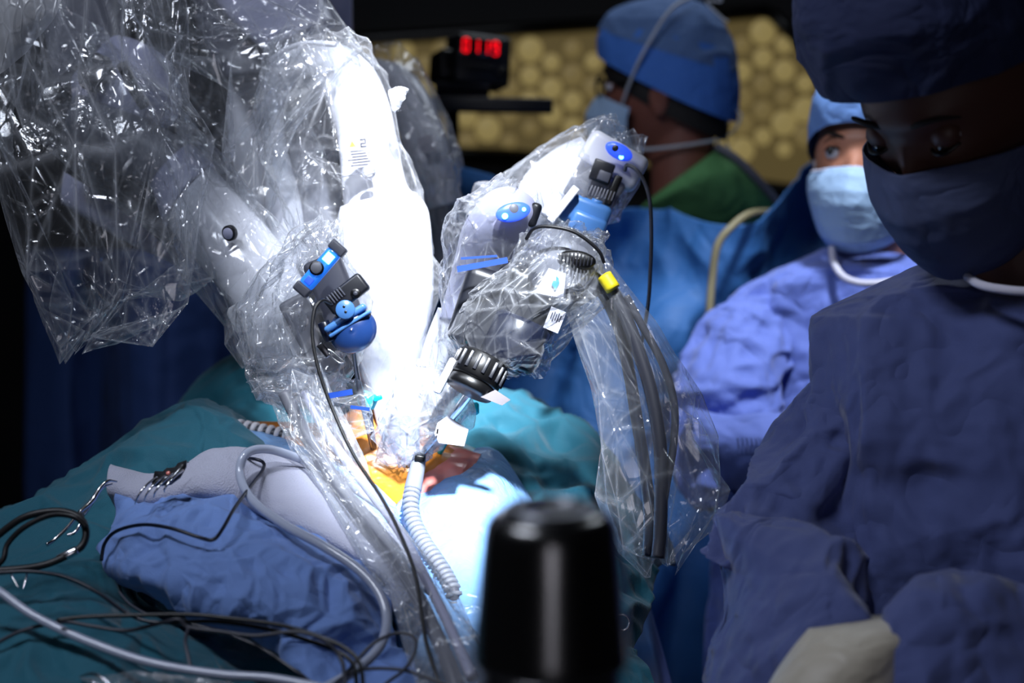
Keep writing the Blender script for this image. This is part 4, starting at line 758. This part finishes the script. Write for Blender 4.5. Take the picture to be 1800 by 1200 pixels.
def maskgeo(H, top=-0.010, bot=-0.128, w=1.0, off=0.006, seed=1, amp=0.0015):
    nu, nv = 60, 70; t = np.linspace(0, 1, nu)[:, None]; a = np.linspace(-1, 1, nv)[None]*math.radians(78)*w
    z = top+(bot-top)*t-0.018*np.abs(a/1.3)**2*(1-t)+0.030*np.abs(a/1.3)**2*t
    rx = (0.074+off)*(1-0.26*t**1.5); X = rx*np.sin(a)
    prof = np.interp(t[:, 0], [0, 0.1, 0.28, 0.45, 0.7, 0.88, 1.0], [0.110, 0.121, 0.131, 0.131, 0.122, 0.111, 0.085])[:, None]
    c = np.cos(a); Y = prof*np.where(c > 0, c, c*0.3)**0.85*(1)+(-0.005+0.0)*(1-c) if False else prof*(np.clip(c, 0.0, 1)**0.8-0.10*np.sin(2*np.abs(a))*np.clip(c, 0, 1)*(1-t))+0.004*(1-c)
    Y = Y+0.0022*np.abs(((t*4.2) % 1.0)-0.5)*np.clip(1-t, 0, 1)
    V = np.stack([X, Y, z+0*a], -1); h = crumple(V*26, seed, 3); V[..., 1] += h*amp
    return H(V.reshape(-1, 3)), gridfaces(nu, nv)
def eye(T, H, sx, lid=0.3, m='iris', gaze=(0, 0)):
    e = T.add('eye', H.ell((sx, 0.0785, 0.004), (0.0125, 0.0118, 0.0115), 16, 24), 'eye_white', 'open eye')
    T.add('pupil', H.ell((sx+gaze[0], 0.0875, 0.004+gaze[1]), (0.0058, 0.0040, 0.0058), 12, 16), m, parent=e)
def lidgeo(H, sx, a0, a1, r=0.0138):
    """eyelid: part of a shell around the eyeball from angle a0 (up) to a1"""
    nu, nv = 14, 24; a = np.radians(np.linspace(a0, a1, nu))[:, None]; b = np.radians(np.linspace(-80, 80, nv))[None]
    X = sx+r*np.sin(b)+0*a; rr = r*np.cos(b); Y = 0.0775+rr*np.cos(a)*0.98; Z = 0.004+rr*np.sin(a)
    return H(np.stack([X, Y, Z], -1).reshape(-1, 3)), gridfaces(nu, nv)
def browgeo(H, sx, s, dz=0.024, r=0.0024):
    pts = [(sx-s*0.017, 0.093, dz-0.003), (sx-s*0.004, 0.0945, dz+0.002), (sx+s*0.010, 0.090, dz+0.003), (sx+s*0.022, 0.080, dz-0.003)]
    return tubew([H(p) for p in pts], [r, r*1.15, r*0.9, r*0.3], 30, 8)
def lashgeo(H, sx, z=0.004):
    return tubew([H((sx-0.012, 0.084, z)), H((sx, 0.0915, z-0.001)), H((sx+0.012, 0.084, z-0.001))], [.0006, .0013, .0006], 16, 6)
def hand(T, name, o, fdir, up, side, m, curl=0.5, thumb=1, r=0.0085, label=None, parent=None):
    """palm with five separate bent fingers; o wrist, fdir towards the fingers, up back of the hand, side thumb direction"""
    o = np.asarray(o, float); f = unit(fdir); u = unit(np.asarray(up)-f*np.dot(up, f)); s = unit(np.cross(f, u))*side; G = []
    G.append(tubew([o-f*.03, o, o+f*.03, o+f*.06, o+f*.085], [.024, .023, .030, .033, .026], 20, 16))
    V, F = G[0]; V = o+(V-o)@(np.outer(f, f)+np.outer(s, s)*1.25+np.outer(u, u)*0.55); G[0] = (V, F)
    for i, (w_, ln) in enumerate([(0.030, .072), (0.010, .080), (-0.011, .074), (-0.031, .058)]):
        p = o+f*.075+s*w_; a = 0.2; pts = [p]
        for q in (0.45, 0.32, 0.23):
            a += curl; p = p+(f*math.cos(a)-u*math.sin(a))*ln*q; pts.append(p)
        G.append(tubew(pts, [r*1.08, r, r*.92, r*.75], 24, 10))
    p = o+f*.022+s*.026; pts = [p, p+(f*.6+s*.7-u*.2)*.028, p+(f*.85+s*.85-u*.45)*.045, p+(f*1.2+s*.8-u*.7)*.055]
    G.append(tubew(pts, [r*1.4, r*1.25, r*1.05, r*.8], 24, 10))
    h = T.add(name, join(*G), m, label, parent); remesh(h, 0.0028, 4); return h

# --- man in green
H = Head(1172, 158, 2.58, (-0.93, 0.36), 2, 0, 1.05)
M = Thing('person', 'man in green scrubs and blue cap, seen in profile with glasses and mask', 'person', (H.o[0], H.o[1]+.05, 0))
neck = tubew([H((0, -0.025, -0.03)), H((0, -0.030, -0.09)), H((0, -0.036, -0.15)), H((0, -0.040, -0.20))], [.053, .053, .055, .058], 24, 28)
bd = M.add('body', join(*headgeo(H), neck), 'skin_man'); remesh(bd, .0035)
M.add('hair', hatgeo(H, 0.02, -0.075, grow=0.003, top=0.12, amp=0.001), 'hair')
M.add('cap_top', hatgeo(H, 0.062, -0.040, grow=0.016, top=0.142, t0=0.25, t1=1.0, amp=.004, seed=3), 'hat_top')
M.add('cap_band', hatgeo(H, 0.052, -0.046, grow=0.0165, top=0.142, t0=0.0, t1=0.40, amp=.002, seed=4), 'hat_blue', 'smooth bright blue cap band')
M.add('mask', maskgeo(H, seed=5), 'mask_light', 'pale mask over nose and mouth', solid=.001)
M.add('mask_strap', tubew([H((-0.060, 0.055, -0.03)), H((-0.086, 0.034, 0.01)), H((-0.101, 0.010, 0.055)), H((-0.088, -0.025, 0.118)), H((-0.03, -0.055, 0.146))], 0.0028, 50, 8), 'strap')
M.add('mask_strap', tubew([H((-0.055, 0.060, -0.085)), H((-0.068, 0.015, -0.092)), H((-0.062, -0.04, -0.085)), H((-0.03, -0.088, -0.075)), H((0.0, -0.098, -0.07))], 0.0028, 50, 8), 'strap')
M.add('strap_knot', tubew([H((0.0, -0.098, -0.07)), H((-0.004, -0.115, -0.055)), H((-0.006, -0.122, -0.035)), H((-0.006, -0.110, -0.03)), H((-0.004, -0.100, -0.05)), H((0, -0.098, -0.072)), H((0, -0.112, -0.10))], 0.0018, 60, 6), 'strap')
M.add('strap_knot', tubew([H((-0.03, -0.055, 0.140)), H((-0.03, -0.075, 0.147)), H((-0.03, -0.088, 0.135)), H((-0.03, -0.065, 0.134)), H((-0.03, -0.09, 0.110)), H((-0.03, -0.10, 0.105))], 0.0018, 50, 6), 'strap')
g = M.add('glasses', tubew([H((-0.077, -0.008, 0.010)), H((-0.078, 0.03, 0.012)), H((-0.070, 0.075, 0.010)), H((-0.062, 0.098, 0.008))], 0.0024, 24, 8), 'black', 'dark glasses')
for sx in (-0.033, 0.033):
    M.add('lens_rim', tubew([H((sx+0.025*math.cos(q), 0.105-abs(sx+0.025*math.cos(q))*0.12, 0.002+0.016*math.sin(q))) for q in np.linspace(0, 2*math.pi, 17)], .0022, 48, 8), 'black', parent=g)
for sx in (-0.031, 0.031): eye(M, H, sx); M.add('eyelid', lidgeo(H, sx, 95, 22), 'skin_man'); M.add('eyebrow', browgeo(H, sx, 1 if sx > 0 else -1, r=.0032), 'brow')
M.add('scrub_top', loft([(1140, 352, 1258, 266, 2.56, 1.05), (1124, 368, 1305, 292, 2.57, .95), (1112, 385, 1345, 330, 2.60, .85), (1095, 415, 1385, 378, 2.64, .7), (1080, 470, 1420, 450, 2.70, .5), (1070, 600, 1430, 600, 2.74, .4), (1085, 900, 1425, 900, 2.74, .4), (1090, 1100, 1420, 1100, 2.74, .4)], 70, 60, amp=.005, freq=9, seed=6), 'scrub_green')
M.add('apron_strap', tube([(1258, 256, 2.50), (1295, 280, 2.49), (1330, 314, 2.49), (1372, 362, 2.51)], 8, 20, 10), 'mid_grey')
for sx in (0, 1):
    M.add('leg', tubew([P(1180+sx*130, 1050, 2.74), P(1185+sx*125, 1500, 2.76), (P(1185+sx*125, 1500, 2.76)[0], 2.76, 0.1)], [.10, .08, .06], 20, 20), 'scrub_green')
    xx = P(1185+sx*125, 1500, 2.66)[0]; M.add('shoe', wbox((xx, 2.7, 0.05), (.05, .13, .045), .03), 'black')

# --- woman behind the patient
H = Head(1532, 276, 2.15, (-0.44, -0.90), 2, 0)
W = Thing('person', 'woman in bright blue gown and pale mask looking up from behind the table', 'person', (H.o[0], H.o[1]+.02, 0))
neck = tubew([H((0, -0.02, -0.04)), H((0, -0.03, -0.10)), H((0, -0.045, -0.17)), H((0, -0.06, -0.24))], [.050, .050, .058, .10], 24, 28)
bd = W.add('body', join(*headgeo(H), neck), 'skin_woman'); remesh(bd, .003)
W.add('cap', hatgeo(H, 0.044, -0.05, grow=0.010, top=0.140, amp=.004, seed=8), 'hat_light', 'light blue cap')
W.add('mask', maskgeo(H, top=-0.014, seed=9), 'mask_light', 'pale blue pleated mask', solid=.001)
W.add('mask_edge', tubew([H((x, 0.104-abs(x)**1.7*2.2, -0.014-abs(x)*0.12)) for x in np.linspace(-0.06, 0.06, 9)], .0016, 40, 8), 'collar_white')
for sx in (-1, 1): W.add('mask_strap', tubew([H((sx*.073, .022, -.028)), H((sx*.079, 0.0, 0.0)), H((sx*.083, -.02, .03))], .0014, 16, 6), 'strap')
for sx in (-0.031, 0.031):
    eye(W, H, sx, gaze=(0.003, 0.0015)); W.add('eyelid', lidgeo(H, sx, 100, 30), 'skin_woman'); W.add('eyelid', lidgeo(H, sx, -34, -95), 'skin_woman')
    W.add('eyebrow', browgeo(H, sx, 1 if sx > 0 else -1, dz=.026, r=.0022), 'brow')
    W.add('eyelashes', tubew([H((sx-0.014, 0.083, 0.004)), H((sx-0.006, 0.0905, 0.0105)), H((sx+0.004, 0.0915, 0.0115)), H((sx+0.013, 0.084, 0.006))], [.0008, .0016, .0018, .0008], 20, 6), 'black')
W.add('gown', loft([(1462, 438, 1640, 455, 2.17, .5), (1425, 452, 1680, 462, 2.17, .5), (1372, 474, 1725, 480, 2.17, .5), (1312, 508, 1770, 510, 2.17, .45), (1290, 560, 1790, 560, 2.17, .45), (1300, 680, 1780, 680, 2.17, .45), (1290, 820, 1780, 820, 2.15, .5), (1268, 1000, 1800, 1000, 2.15, .5), (1240, 1250, 1820, 1250, 2.15, .5), (1230, 1600, 1830, 1600, 2.15, .5)], 120, 110, amp=.020, freq=6, seed=14, octs=2, facets=22, stretch=.5), 'gown')
W.add('collar', tube([(1462, 436, 2.10), (1466, 462, 2.08), (1482, 486, 2.06), (1510, 497, 2.05), (1548, 497, 2.05), (1590, 490, 2.07), (1625, 475, 2.09)], 6.5, 50, 12), 'collar_white', 'white knitted neckline')
W.add('sleeve', loft([(1300, 520, 1400, 520, 2.14, .8), (1262, 560, 1385, 590, 2.12, .9), (1228, 620, 1370, 640, 2.10, .9), (1205, 690, 1350, 700, 2.07, .9), (1196, 770, 1350, 770, 2.04, .8), (1205, 840, 1360, 800, 2.0, .8), (1250, 885, 1360, 820, 1.98, .7)], 80, 70, amp=.020, freq=8, seed=15, facets=16, stretch=.6), 'gown')
W.add('sleeve', loft([(1210, 720, 1215, 850, 2.0, .8), (1280, 735, 1280, 862, 1.97, .8), (1350, 730, 1350, 860, 1.95, .8), (1420, 740, 1420, 850, 1.94, .7), (1470, 750, 1470, 840, 1.93, .7)], 60, 60, amp=.009, freq=10, seed=16), 'gown')
W.add('sleeve', loft([(1790, 520, 1700, 520, 2.14, .8), (1830, 640, 1720, 640, 2.10, .9), (1820, 760, 1700, 740, 2.0, .9), (1740, 840, 1700, 740, 1.94, .8), (1640, 840, 1640, 750, 1.92, .8)], 60, 50, amp=.008, freq=9, seed=17), 'gown')
hand(W, 'hand', P(1480, 795, 1.93), (1, -.1, -.1), (0, -1, .3), 1, 'glove', .5); hand(W, 'hand', P(1630, 795, 1.92), (-1, -.25, -.1), (0, -1, .3), -1, 'glove', .5)
for i in range(7): W.add('gather', tube([(1296+i*8, 768, 1.868), (1298+i*8, 782, 1.866), (1300+i*7, 800, 1.868)], 1.5, 8, 6), 'gown')
xx = P(1540, 1500, 2.15)[0]
for s_ in (-.09, .09): W.add('leg', tubew([(xx+s_, 2.12, .7), (xx+s_, 2.12, .4), (xx+s_, 2.12, .06)], [.09, .07, .05], 16, 20), 'gown'); W.add('shoe', wbox((xx+s_, 2.06, 0.045), (.045, .12, .04), .03), 'white_plastic')

# --- woman in the foreground at right
H = Head(1692, 138, 1.30, (-0.77, -0.64), -38, 0)
N = Thing('person', 'woman in blue gown darkened for shade, navy cap and mask looking down at the right edge', 'person', (P(1850, 600, 1.35)[0], 1.33, 0))
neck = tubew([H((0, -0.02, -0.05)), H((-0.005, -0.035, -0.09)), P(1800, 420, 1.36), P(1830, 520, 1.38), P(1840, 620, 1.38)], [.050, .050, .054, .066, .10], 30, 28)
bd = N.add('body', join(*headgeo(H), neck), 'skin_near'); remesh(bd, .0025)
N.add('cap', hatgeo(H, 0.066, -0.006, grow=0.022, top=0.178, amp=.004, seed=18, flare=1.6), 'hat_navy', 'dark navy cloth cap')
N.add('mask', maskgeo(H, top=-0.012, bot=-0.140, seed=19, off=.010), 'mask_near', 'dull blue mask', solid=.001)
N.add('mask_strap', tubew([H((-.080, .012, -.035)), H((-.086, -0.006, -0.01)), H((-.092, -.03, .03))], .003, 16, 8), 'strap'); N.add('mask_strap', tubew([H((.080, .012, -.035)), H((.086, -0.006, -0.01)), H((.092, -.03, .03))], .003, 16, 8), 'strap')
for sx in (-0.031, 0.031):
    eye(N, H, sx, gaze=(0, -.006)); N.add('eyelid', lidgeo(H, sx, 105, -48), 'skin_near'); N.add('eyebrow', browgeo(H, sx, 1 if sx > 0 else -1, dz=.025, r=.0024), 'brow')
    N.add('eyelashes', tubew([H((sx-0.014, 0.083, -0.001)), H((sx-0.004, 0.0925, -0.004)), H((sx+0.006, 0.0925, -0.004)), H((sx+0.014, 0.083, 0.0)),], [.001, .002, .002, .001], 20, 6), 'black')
N.add('gown', loft([(1650, 462, 1990, 462, 1.40, .45), (1615, 478, 2030, 478, 1.40, .5), (1545, 510, 2100, 510, 1.40, .5), (1475, 548, 2170, 548, 1.40, .5), (1463, 575, 2200, 600, 1.39, .5), (1464, 700, 2190, 700, 1.37, .5), (1470, 850, 2180, 850, 1.36, .5), (1490, 980, 2170, 980, 1.35, .5), (1505, 1200, 2170, 1200, 1.35, .5), (1500, 1500, 2170, 1500, 1.35, .5), (1480, 2400, 2200, 2400, 1.38, .5)], 200, 200, amp=.014, freq=7, seed=24, octs=3, facets=34, stretch=.5), 'gown_shaded')
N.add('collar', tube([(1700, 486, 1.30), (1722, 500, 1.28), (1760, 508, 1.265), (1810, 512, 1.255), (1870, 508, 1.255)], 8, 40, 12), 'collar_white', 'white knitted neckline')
N.add('sleeve', loft([(1466, 600, 1540, 590, 1.40, .8), (1452, 650, 1560, 650, 1.40, .9), (1400, 730, 1550, 740, 1.40, .9), (1350, 800, 1530, 830, 1.385, .9), (1305, 870, 1510, 930, 1.36, .9), (1275, 930, 1490, 1000, 1.33, .9), (1258, 985, 1400, 1050, 1.31, .7)], 100, 90, amp=.013, freq=8, seed=25, octs=3, facets=18, stretch=.6), 'gown_shaded')
N.add('sleeve', loft([(1262, 930, 1275, 1010, 1.31, .8), (1330, 940, 1285, 1060, 1.27, .9), (1440, 945, 1272, 1120, 1.24, .9), (1500, 1000, 1265, 1200, 1.21, .9), (1540, 1080, 1280, 1280, 1.19, .9), (1540, 1180, 1290, 1360, 1.17, .8)], 100, 90, amp=.013, freq=8, seed=26, octs=3, facets=18, stretch=.6), 'gown_shaded')
N.add('sleeve', loft([(2180, 600, 2090, 560, 1.36, .9), (2260, 800, 2080, 800, 1.33, .9), (2240, 1010, 2020, 960, 1.28, .9), (2080, 1230, 1980, 1020, 1.22, .9), (1900, 1270, 1850, 1035, 1.17, .9), (1740, 1300, 1700, 1035, 1.14, .9), (1600, 1310, 1620, 1060, 1.12, .9), (1552, 1290, 1562, 1110, 1.11, .8)], 120, 80, amp=.013, freq=8, seed=27, octs=3, facets=18, stretch=.6), 'gown_shaded')
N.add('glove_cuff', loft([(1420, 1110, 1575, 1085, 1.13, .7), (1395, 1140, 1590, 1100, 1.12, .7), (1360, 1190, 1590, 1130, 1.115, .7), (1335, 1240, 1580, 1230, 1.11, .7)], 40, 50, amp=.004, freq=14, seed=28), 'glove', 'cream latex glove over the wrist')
hand(N, 'gloved_hand', P(1470, 1230, 1.11), (-.25, -.05, -1), (-.6, -.8, 0), 1, 'glove', .5, r=.0095); hand(N, 'gloved_hand', P(1560, 1290, 1.10), (-.5, .1, -.85), (0.2, -1, 0.2), -1, 'glove', .5, r=.0095)
xx = P(1850, 600, 1.35)[0]
for s_ in (-.09, .09): N.add('leg', tubew([(xx+s_, 1.3, .6), (xx+s_, 1.3, .3), (xx+s_, 1.3, .06)], [.09, .07, .05], 16, 20), 'gown_shaded'); N.add('shoe', wbox((xx+s_, 1.24, 0.045), (.045, .12, .04), .03), 'white_plastic')

# ------------------------------------------------------------------ clear plastic sleeves and bags
def trilerp(G, u, v, flip):
    """piecewise linear surface over a coarse grid G (wrapping in v), each cell split on one of its diagonals"""
    i = np.clip(np.floor(u).astype(int), 0, len(G)-2); j = np.floor(v).astype(int) % G.shape[1]; fu = (u-i)[..., None]; fv = (v-np.floor(v))[..., None]; j2 = (j+1) % G.shape[1]
    a, b, c, d = G[i, j], G[i+1, j], G[i+1, j2], G[i, j2]; fl = flip[i, j][..., None]
    t1 = np.where(fu > fv, a*(1-fu)+b*(fu-fv)+c*fv, a*(1-fv)+d*(fv-fu)+c*fu)
    t2 = np.where(fu+fv < 1, a*(1-fu-fv)+b*fu+d*fv, c*(fu+fv-1)+b*(1-fv)+d*(1-fu))
    e = np.where(fl, np.abs(fu-fv), np.abs(fu+fv-1))[..., 0]; e = np.minimum(e, np.minimum(np.minimum(fu, 1-fu), np.minimum(fv, 1-fv))[..., 0])
    return np.where(fl, t1, t2), e
def filmgeo(st, m, n, amp, seed, K=14, small=0.3, mul=3, mk0=0.15):
    r = np.random.RandomState(seed); S = []
    for (xl, yl, xr, yr, d, t) in st:
        L = P(xl, yl, d); R = P(xr, yr, d); S.append(np.concatenate([(L+R)/2, (R-L)/2, [t]]))
    S = np.array(S); kk = np.linspace(0, len(S)-1, m+1); kk[1:-1] += r.uniform(-.3, .3, m-1)*(len(S)-1)/m
    lin = np.stack([np.interp(kk, np.arange(len(S)), S[:, j]) for j in range(7)], 1)
    c = lin[:, :3]; a = lin[:, 3:6]; al = np.linalg.norm(a, axis=1); b = FW[None]*(al*lin[:, 6])[:, None]
    th = (np.arange(n)/n*2*np.pi)[None]+r.uniform(-.32, .32, (m+1, n))*2*np.pi/n+(np.arange(m+1) % 2)[:, None]*np.pi/n
    ax = unit_rows(np.gradient(c, axis=0)); step = np.linalg.norm(c[-1]-c[0])/m
    ur = a[:, None]*np.cos(th)[..., None]-b[:, None]*np.sin(th)[..., None]
    G = c[:, None]+ur+unit_rows(ur)*(r.uniform(-1, .55, (m+1, n))*amp)[..., None]*np.minimum(1, al/.03)[:, None, None]+ax[:, None]*(r.uniform(-.38, .38, (m+1, n))*step)[..., None]
    fl = r.rand(m+1, n) > .5
    nu, nv = m*K+1, n*K; u, v = np.meshgrid(np.arange(nu)/K, np.arange(nv)/K, indexing='ij')
    wu = 0.10*vnoise(np.stack([u*1.7, v*1.7, 0*u], -1), seed+1); V, e = trilerp(G, np.clip(u+wu*np.minimum(1, np.minimum(u, m-u)*3), 0, m-1e-6), v+0*wu, fl)
    crease = np.exp(-e/0.035)
    dn = np.cross(np.gradient(V, axis=0), np.roll(V, -1, 1)-np.roll(V, 1, 1)); dn = unit_rows(dn); cen = c[np.minimum(np.floor(u).astype(int), m)]; sg = np.sign((dn*(V-cen)).sum(-1)); dn = dn*sg[..., None]
    M2, N2 = m*mul, n*mul; G2 = r.uniform(-1, 1, (M2+1, N2, 1)); h2, e2 = trilerp(G2, np.clip(u*mul, 0, M2-1e-6), v*mul, r.rand(M2+1, N2) > .5)
    mask = np.clip((vnoise(V*13, seed+9)+mk0)*3.0, 0, 1)
    M3, N3 = m*mul*2, n*mul*2; G3 = r.uniform(-1, 1, (M3+1, N3, 1)); h3, e3 = trilerp(G3, np.clip(u*mul*2, 0, M3-1e-6), v*mul*2, r.rand(M3+1, N3) > .5)
    V = V+dn*(h2[..., 0]*amp*small*(0.25+mask)+h3[..., 0]*amp*small*.35*mask)[..., None]
    crease = np.maximum(crease*(0.35+0.65*np.clip(vnoise(V*17, seed+4)*2+.5, 0, 1)), 0.6*np.exp(-e2/0.07)*mask)
    return (V.reshape(-1, 3), gridfaces(nu, nv, True)), crease.reshape(-1)
def film(label, st, m='film', amp=.010, freq=16, seed=1, nu=8, nv=12, K=14, small=0.3, mul=3, mk0=0.15, name='plastic_sleeve'):
    g, cr = filmgeo(st, nu, nv, amp, seed, K, small, mul, mk0)
    o = single(name, g, m, label, 'plastic sleeve')
    at = o.data.attributes.new('crease', 'FLOAT', 'POINT'); at.data.foreach_set('value', cr.astype(np.float32)); return o
film('large crumpled clear bag filling the upper left corner', [(-80, -80, 330, -80, 1.56, .35), (-80, 40, 310, 20, 1.56, .35), (-60, 150, 330, 110, 1.55, .35), (-40, 250, 340, 220, 1.54, .35), (-15, 350, 380, 330, 1.53, .35), (-5, 430, 400, 420, 1.53, .35), (14, 505, 372, 500, 1.53, .35), (55, 555, 310, 560, 1.53, .3), (105, 598, 215, 598, 1.53, .3), (128, 612, 150, 612, 1.53, .2)], 'film_clear', 0.030, 10, 61, 5, 15, 24, .16, 2, -.1)
single('film_flap', sheet([[(-60, -50, 1.50), (40, -50, 1.49), (118, -40, 1.50)], [(-60, 40, 1.49), (25, 35, 1.48), (100, 22, 1.49)], [(-60, 140, 1.50), (-5, 132, 1.49), (50, 88, 1.50)]], 30, 30, amp=.004, freq=16, seed=77), 'film_milky', 'milky film flap in the top left corner', 'plastic sleeve')
film('clear sleeve wrapped around the slanting grey robot arm', [(20, 150, 170, 20, 1.66, .7), (80, 285, 235, 80, 1.65, .8), (180, 350, 335, 180, 1.64, .9), (285, 440, 405, 285, 1.62, .9), (375, 545, 485, 385, 1.59, .9), (410, 620, 540, 450, 1.56, .9), (430, 680, 590, 540, 1.53, .8)], 'film', 0.014, 10, 62, 7, 11, 18, .22, 2, 0)
film('crumpled clear film gathered across the top of the lit arch arm', [(170, -80, 600, -80, 1.66, .3), (190, 0, 592, -10, 1.64, .3), (215, 50, 652, 55, 1.62, .3), (250, 110, 640, 110, 1.61, .3), (300, 180, 560, 180, 1.61, .3), (340, 270, 500, 270, 1.61, .35), (375, 370, 470, 370, 1.60, .4), (395, 440, 450, 440, 1.60, .4)], 'film', 0.026, 10, 63, 6, 12, 20, .2, 3, -.05)
film('loose clear sleeve over the bright white arch arm', [(470, 60, 620, 50, 1.62, .8), (448, 120, 690, 120, 1.62, .8), (445, 200, 704, 190, 1.62, .8), (462, 300, 728, 290, 1.61, .85), (490, 380, 765, 380, 1.60, .9), (545, 470, 775, 470, 1.59, .9), (590, 560, 775, 560, 1.58, .9), (610, 640, 765, 640, 1.57, .9), (640, 710, 740, 710, 1.56, .9)], 'film_thin', 0.012, 10, 64, 9, 12)
film('small clear fin of film sticking out from the arch arm', [(684, 158, 692, 200, 1.57, .4), (700, 148, 702, 192, 1.57, .3), (716, 156, 708, 180, 1.57, .2)], 'film_milky', 0.002, 10, 65, 3, 8)
film('puffed clear bag around the left instrument head', [(552, 388, 598, 388, 1.49, .4), (490, 432, 614, 420, 1.48, .4), (440, 490, 640, 480, 1.475, .4), (412, 555, 655, 550, 1.475, .4), (408, 620, 648, 610, 1.475, .4), (422, 668, 640, 650, 1.475, .4), (452, 694, 600, 690, 1.475, .4), (500, 706, 560, 706, 1.475, .4)], 'film_bright', 0.014, 10, 66, 7, 14)
film('ruffled film end below the left bag', [(436, 668, 470, 712, 1.47, .6), (480, 660, 500, 720, 1.465, .5), (560, 655, 560, 740, 1.46, .5), (630, 660, 600, 775, 1.46, .5), (660, 690, 645, 760, 1.46, .4)], 'film_bright', 0.01, 10, 67, 6, 12)
film('long clear tail of film running down over the belly to the bottom edge', [(472, 700, 590, 672, 1.44, .3), (500, 780, 618, 765, 1.42, .3), (548, 860, 662, 838, 1.39, .3), (615, 950, 718, 925, 1.345, .3), (668, 1040, 780, 1010, 1.29, .3), (705, 1120, 830, 1090, 1.24, .3), (740, 1210, 880, 1180, 1.19, .3), (770, 1300, 920, 1270, 1.15, .3)], 'film_bright', 0.009, 10, 68, 6, 12, 20, .2, 2, -.1)
film('bright crumpled film gathered over the centre port', [(700, 640, 800, 640, 1.51, .5), (672, 690, 832, 685, 1.50, .5), (662, 740, 836, 735, 1.50, .5), (655, 785, 812, 770, 1.51, .5), (680, 812, 760, 800, 1.52, .5), (700, 818, 740, 815, 1.53, .4)], 'film_gather', 0.012, 10, 69, 6, 14)
film('clear film pulled over the two blue diode head', [(872, 318, 946, 352, 1.48, .9), (820, 340, 954, 408, 1.48, .9), (783, 378, 934, 462, 1.49, .9), (774, 450, 908, 512, 1.50, .9), (766, 530, 884, 570, 1.51, .9), (758, 610, 850, 645, 1.52, .9), (752, 690, 842, 695, 1.53, .8)], 'film', 0.009, 10, 70, 8, 14)
film('tight wrinkled clear bag around the black endoscope camera', [(935, 398, 1045, 402, 1.455, .92), (912, 438, 1070, 428, 1.455, .92), (855, 488, 1086, 485, 1.46, .92), (795, 548, 1062, 545, 1.465, .92), (776, 600, 1000, 598, 1.465, .92), (792, 640, 968, 640, 1.465, .92), (850, 662, 945, 656, 1.465, .92)], 'film', 0.012, 10, 71, 8, 18)
film('long clear bag hanging with grey cables inside', [(985, 520, 1075, 470, 1.435, .3), (1003, 580, 1140, 552, 1.43, .3), (1028, 640, 1200, 642, 1.43, .3), (1050, 720, 1240, 718, 1.425, .3), (1040, 820, 1274, 808, 1.42, .3), (1058, 900, 1284, 878, 1.415, .3), (1095, 955, 1262, 935, 1.41, .3), (1138, 984, 1202, 990, 1.41, .3)], 'film_thick', 0.011, 10, 72, 6, 13, 20, .2, 2, -.1)
film('clear bag over the upper right instrument head', [(1066, 212, 1132, 248, 1.67, .7), (1030, 208, 1140, 305, 1.665, .7), (962, 242, 1108, 395, 1.67, .7), (900, 286, 1050, 425, 1.68, .7), (850, 320, 965, 440, 1.69, .7), (815, 350, 900, 462, 1.70, .7)], 'film_bright', 0.011, 10, 73, 7, 12)
film('clear sleeve on the shaded arm behind', [(640, 100, 735, 95, 2.05, 1.0), (648, 170, 772, 165, 2.02, 1.1), (668, 240, 800, 230, 2.01, 1.1), (695, 310, 812, 296, 2.0, 1.1), (720, 370, 822, 356, 2.0, 1.1), (732, 440, 820, 430, 2.0, 1.1)], 'film', 0.012, 10, 74, 6, 12)
film('small heap of clear film at the bottom edge', [(150, 1192, 170, 1240, 1.16, .6), (230, 1180, 230, 1250, 1.155, .6), (310, 1182, 310, 1250, 1.15, .6), (400, 1200, 390, 1260, 1.15, .5)], 'film_thick', 0.006, 10, 75, 5, 10)
for nm, r, pts, lab in [('film_hose', 13, [(500, 690, 1.45), (535, 760, 1.435), (590, 845, 1.40), (650, 920, 1.36), (705, 995, 1.315), (750, 1080, 1.26), (790, 1170, 1.205), (815, 1250, 1.17)], 'thick grey hose inside the long film tail'),
                        ('film_hose', 9, [(535, 690, 1.45), (580, 770, 1.43), (640, 850, 1.39), (700, 930, 1.345), (745, 1010, 1.295), (785, 1090, 1.245), (830, 1190, 1.19)], 'slim pale hose beside the thick one in the film tail')]:
    single(nm, tube(pts, r, 90, 14), 'grey_plastic' if r > 10 else 'lavender_plastic', lab, 'hose')
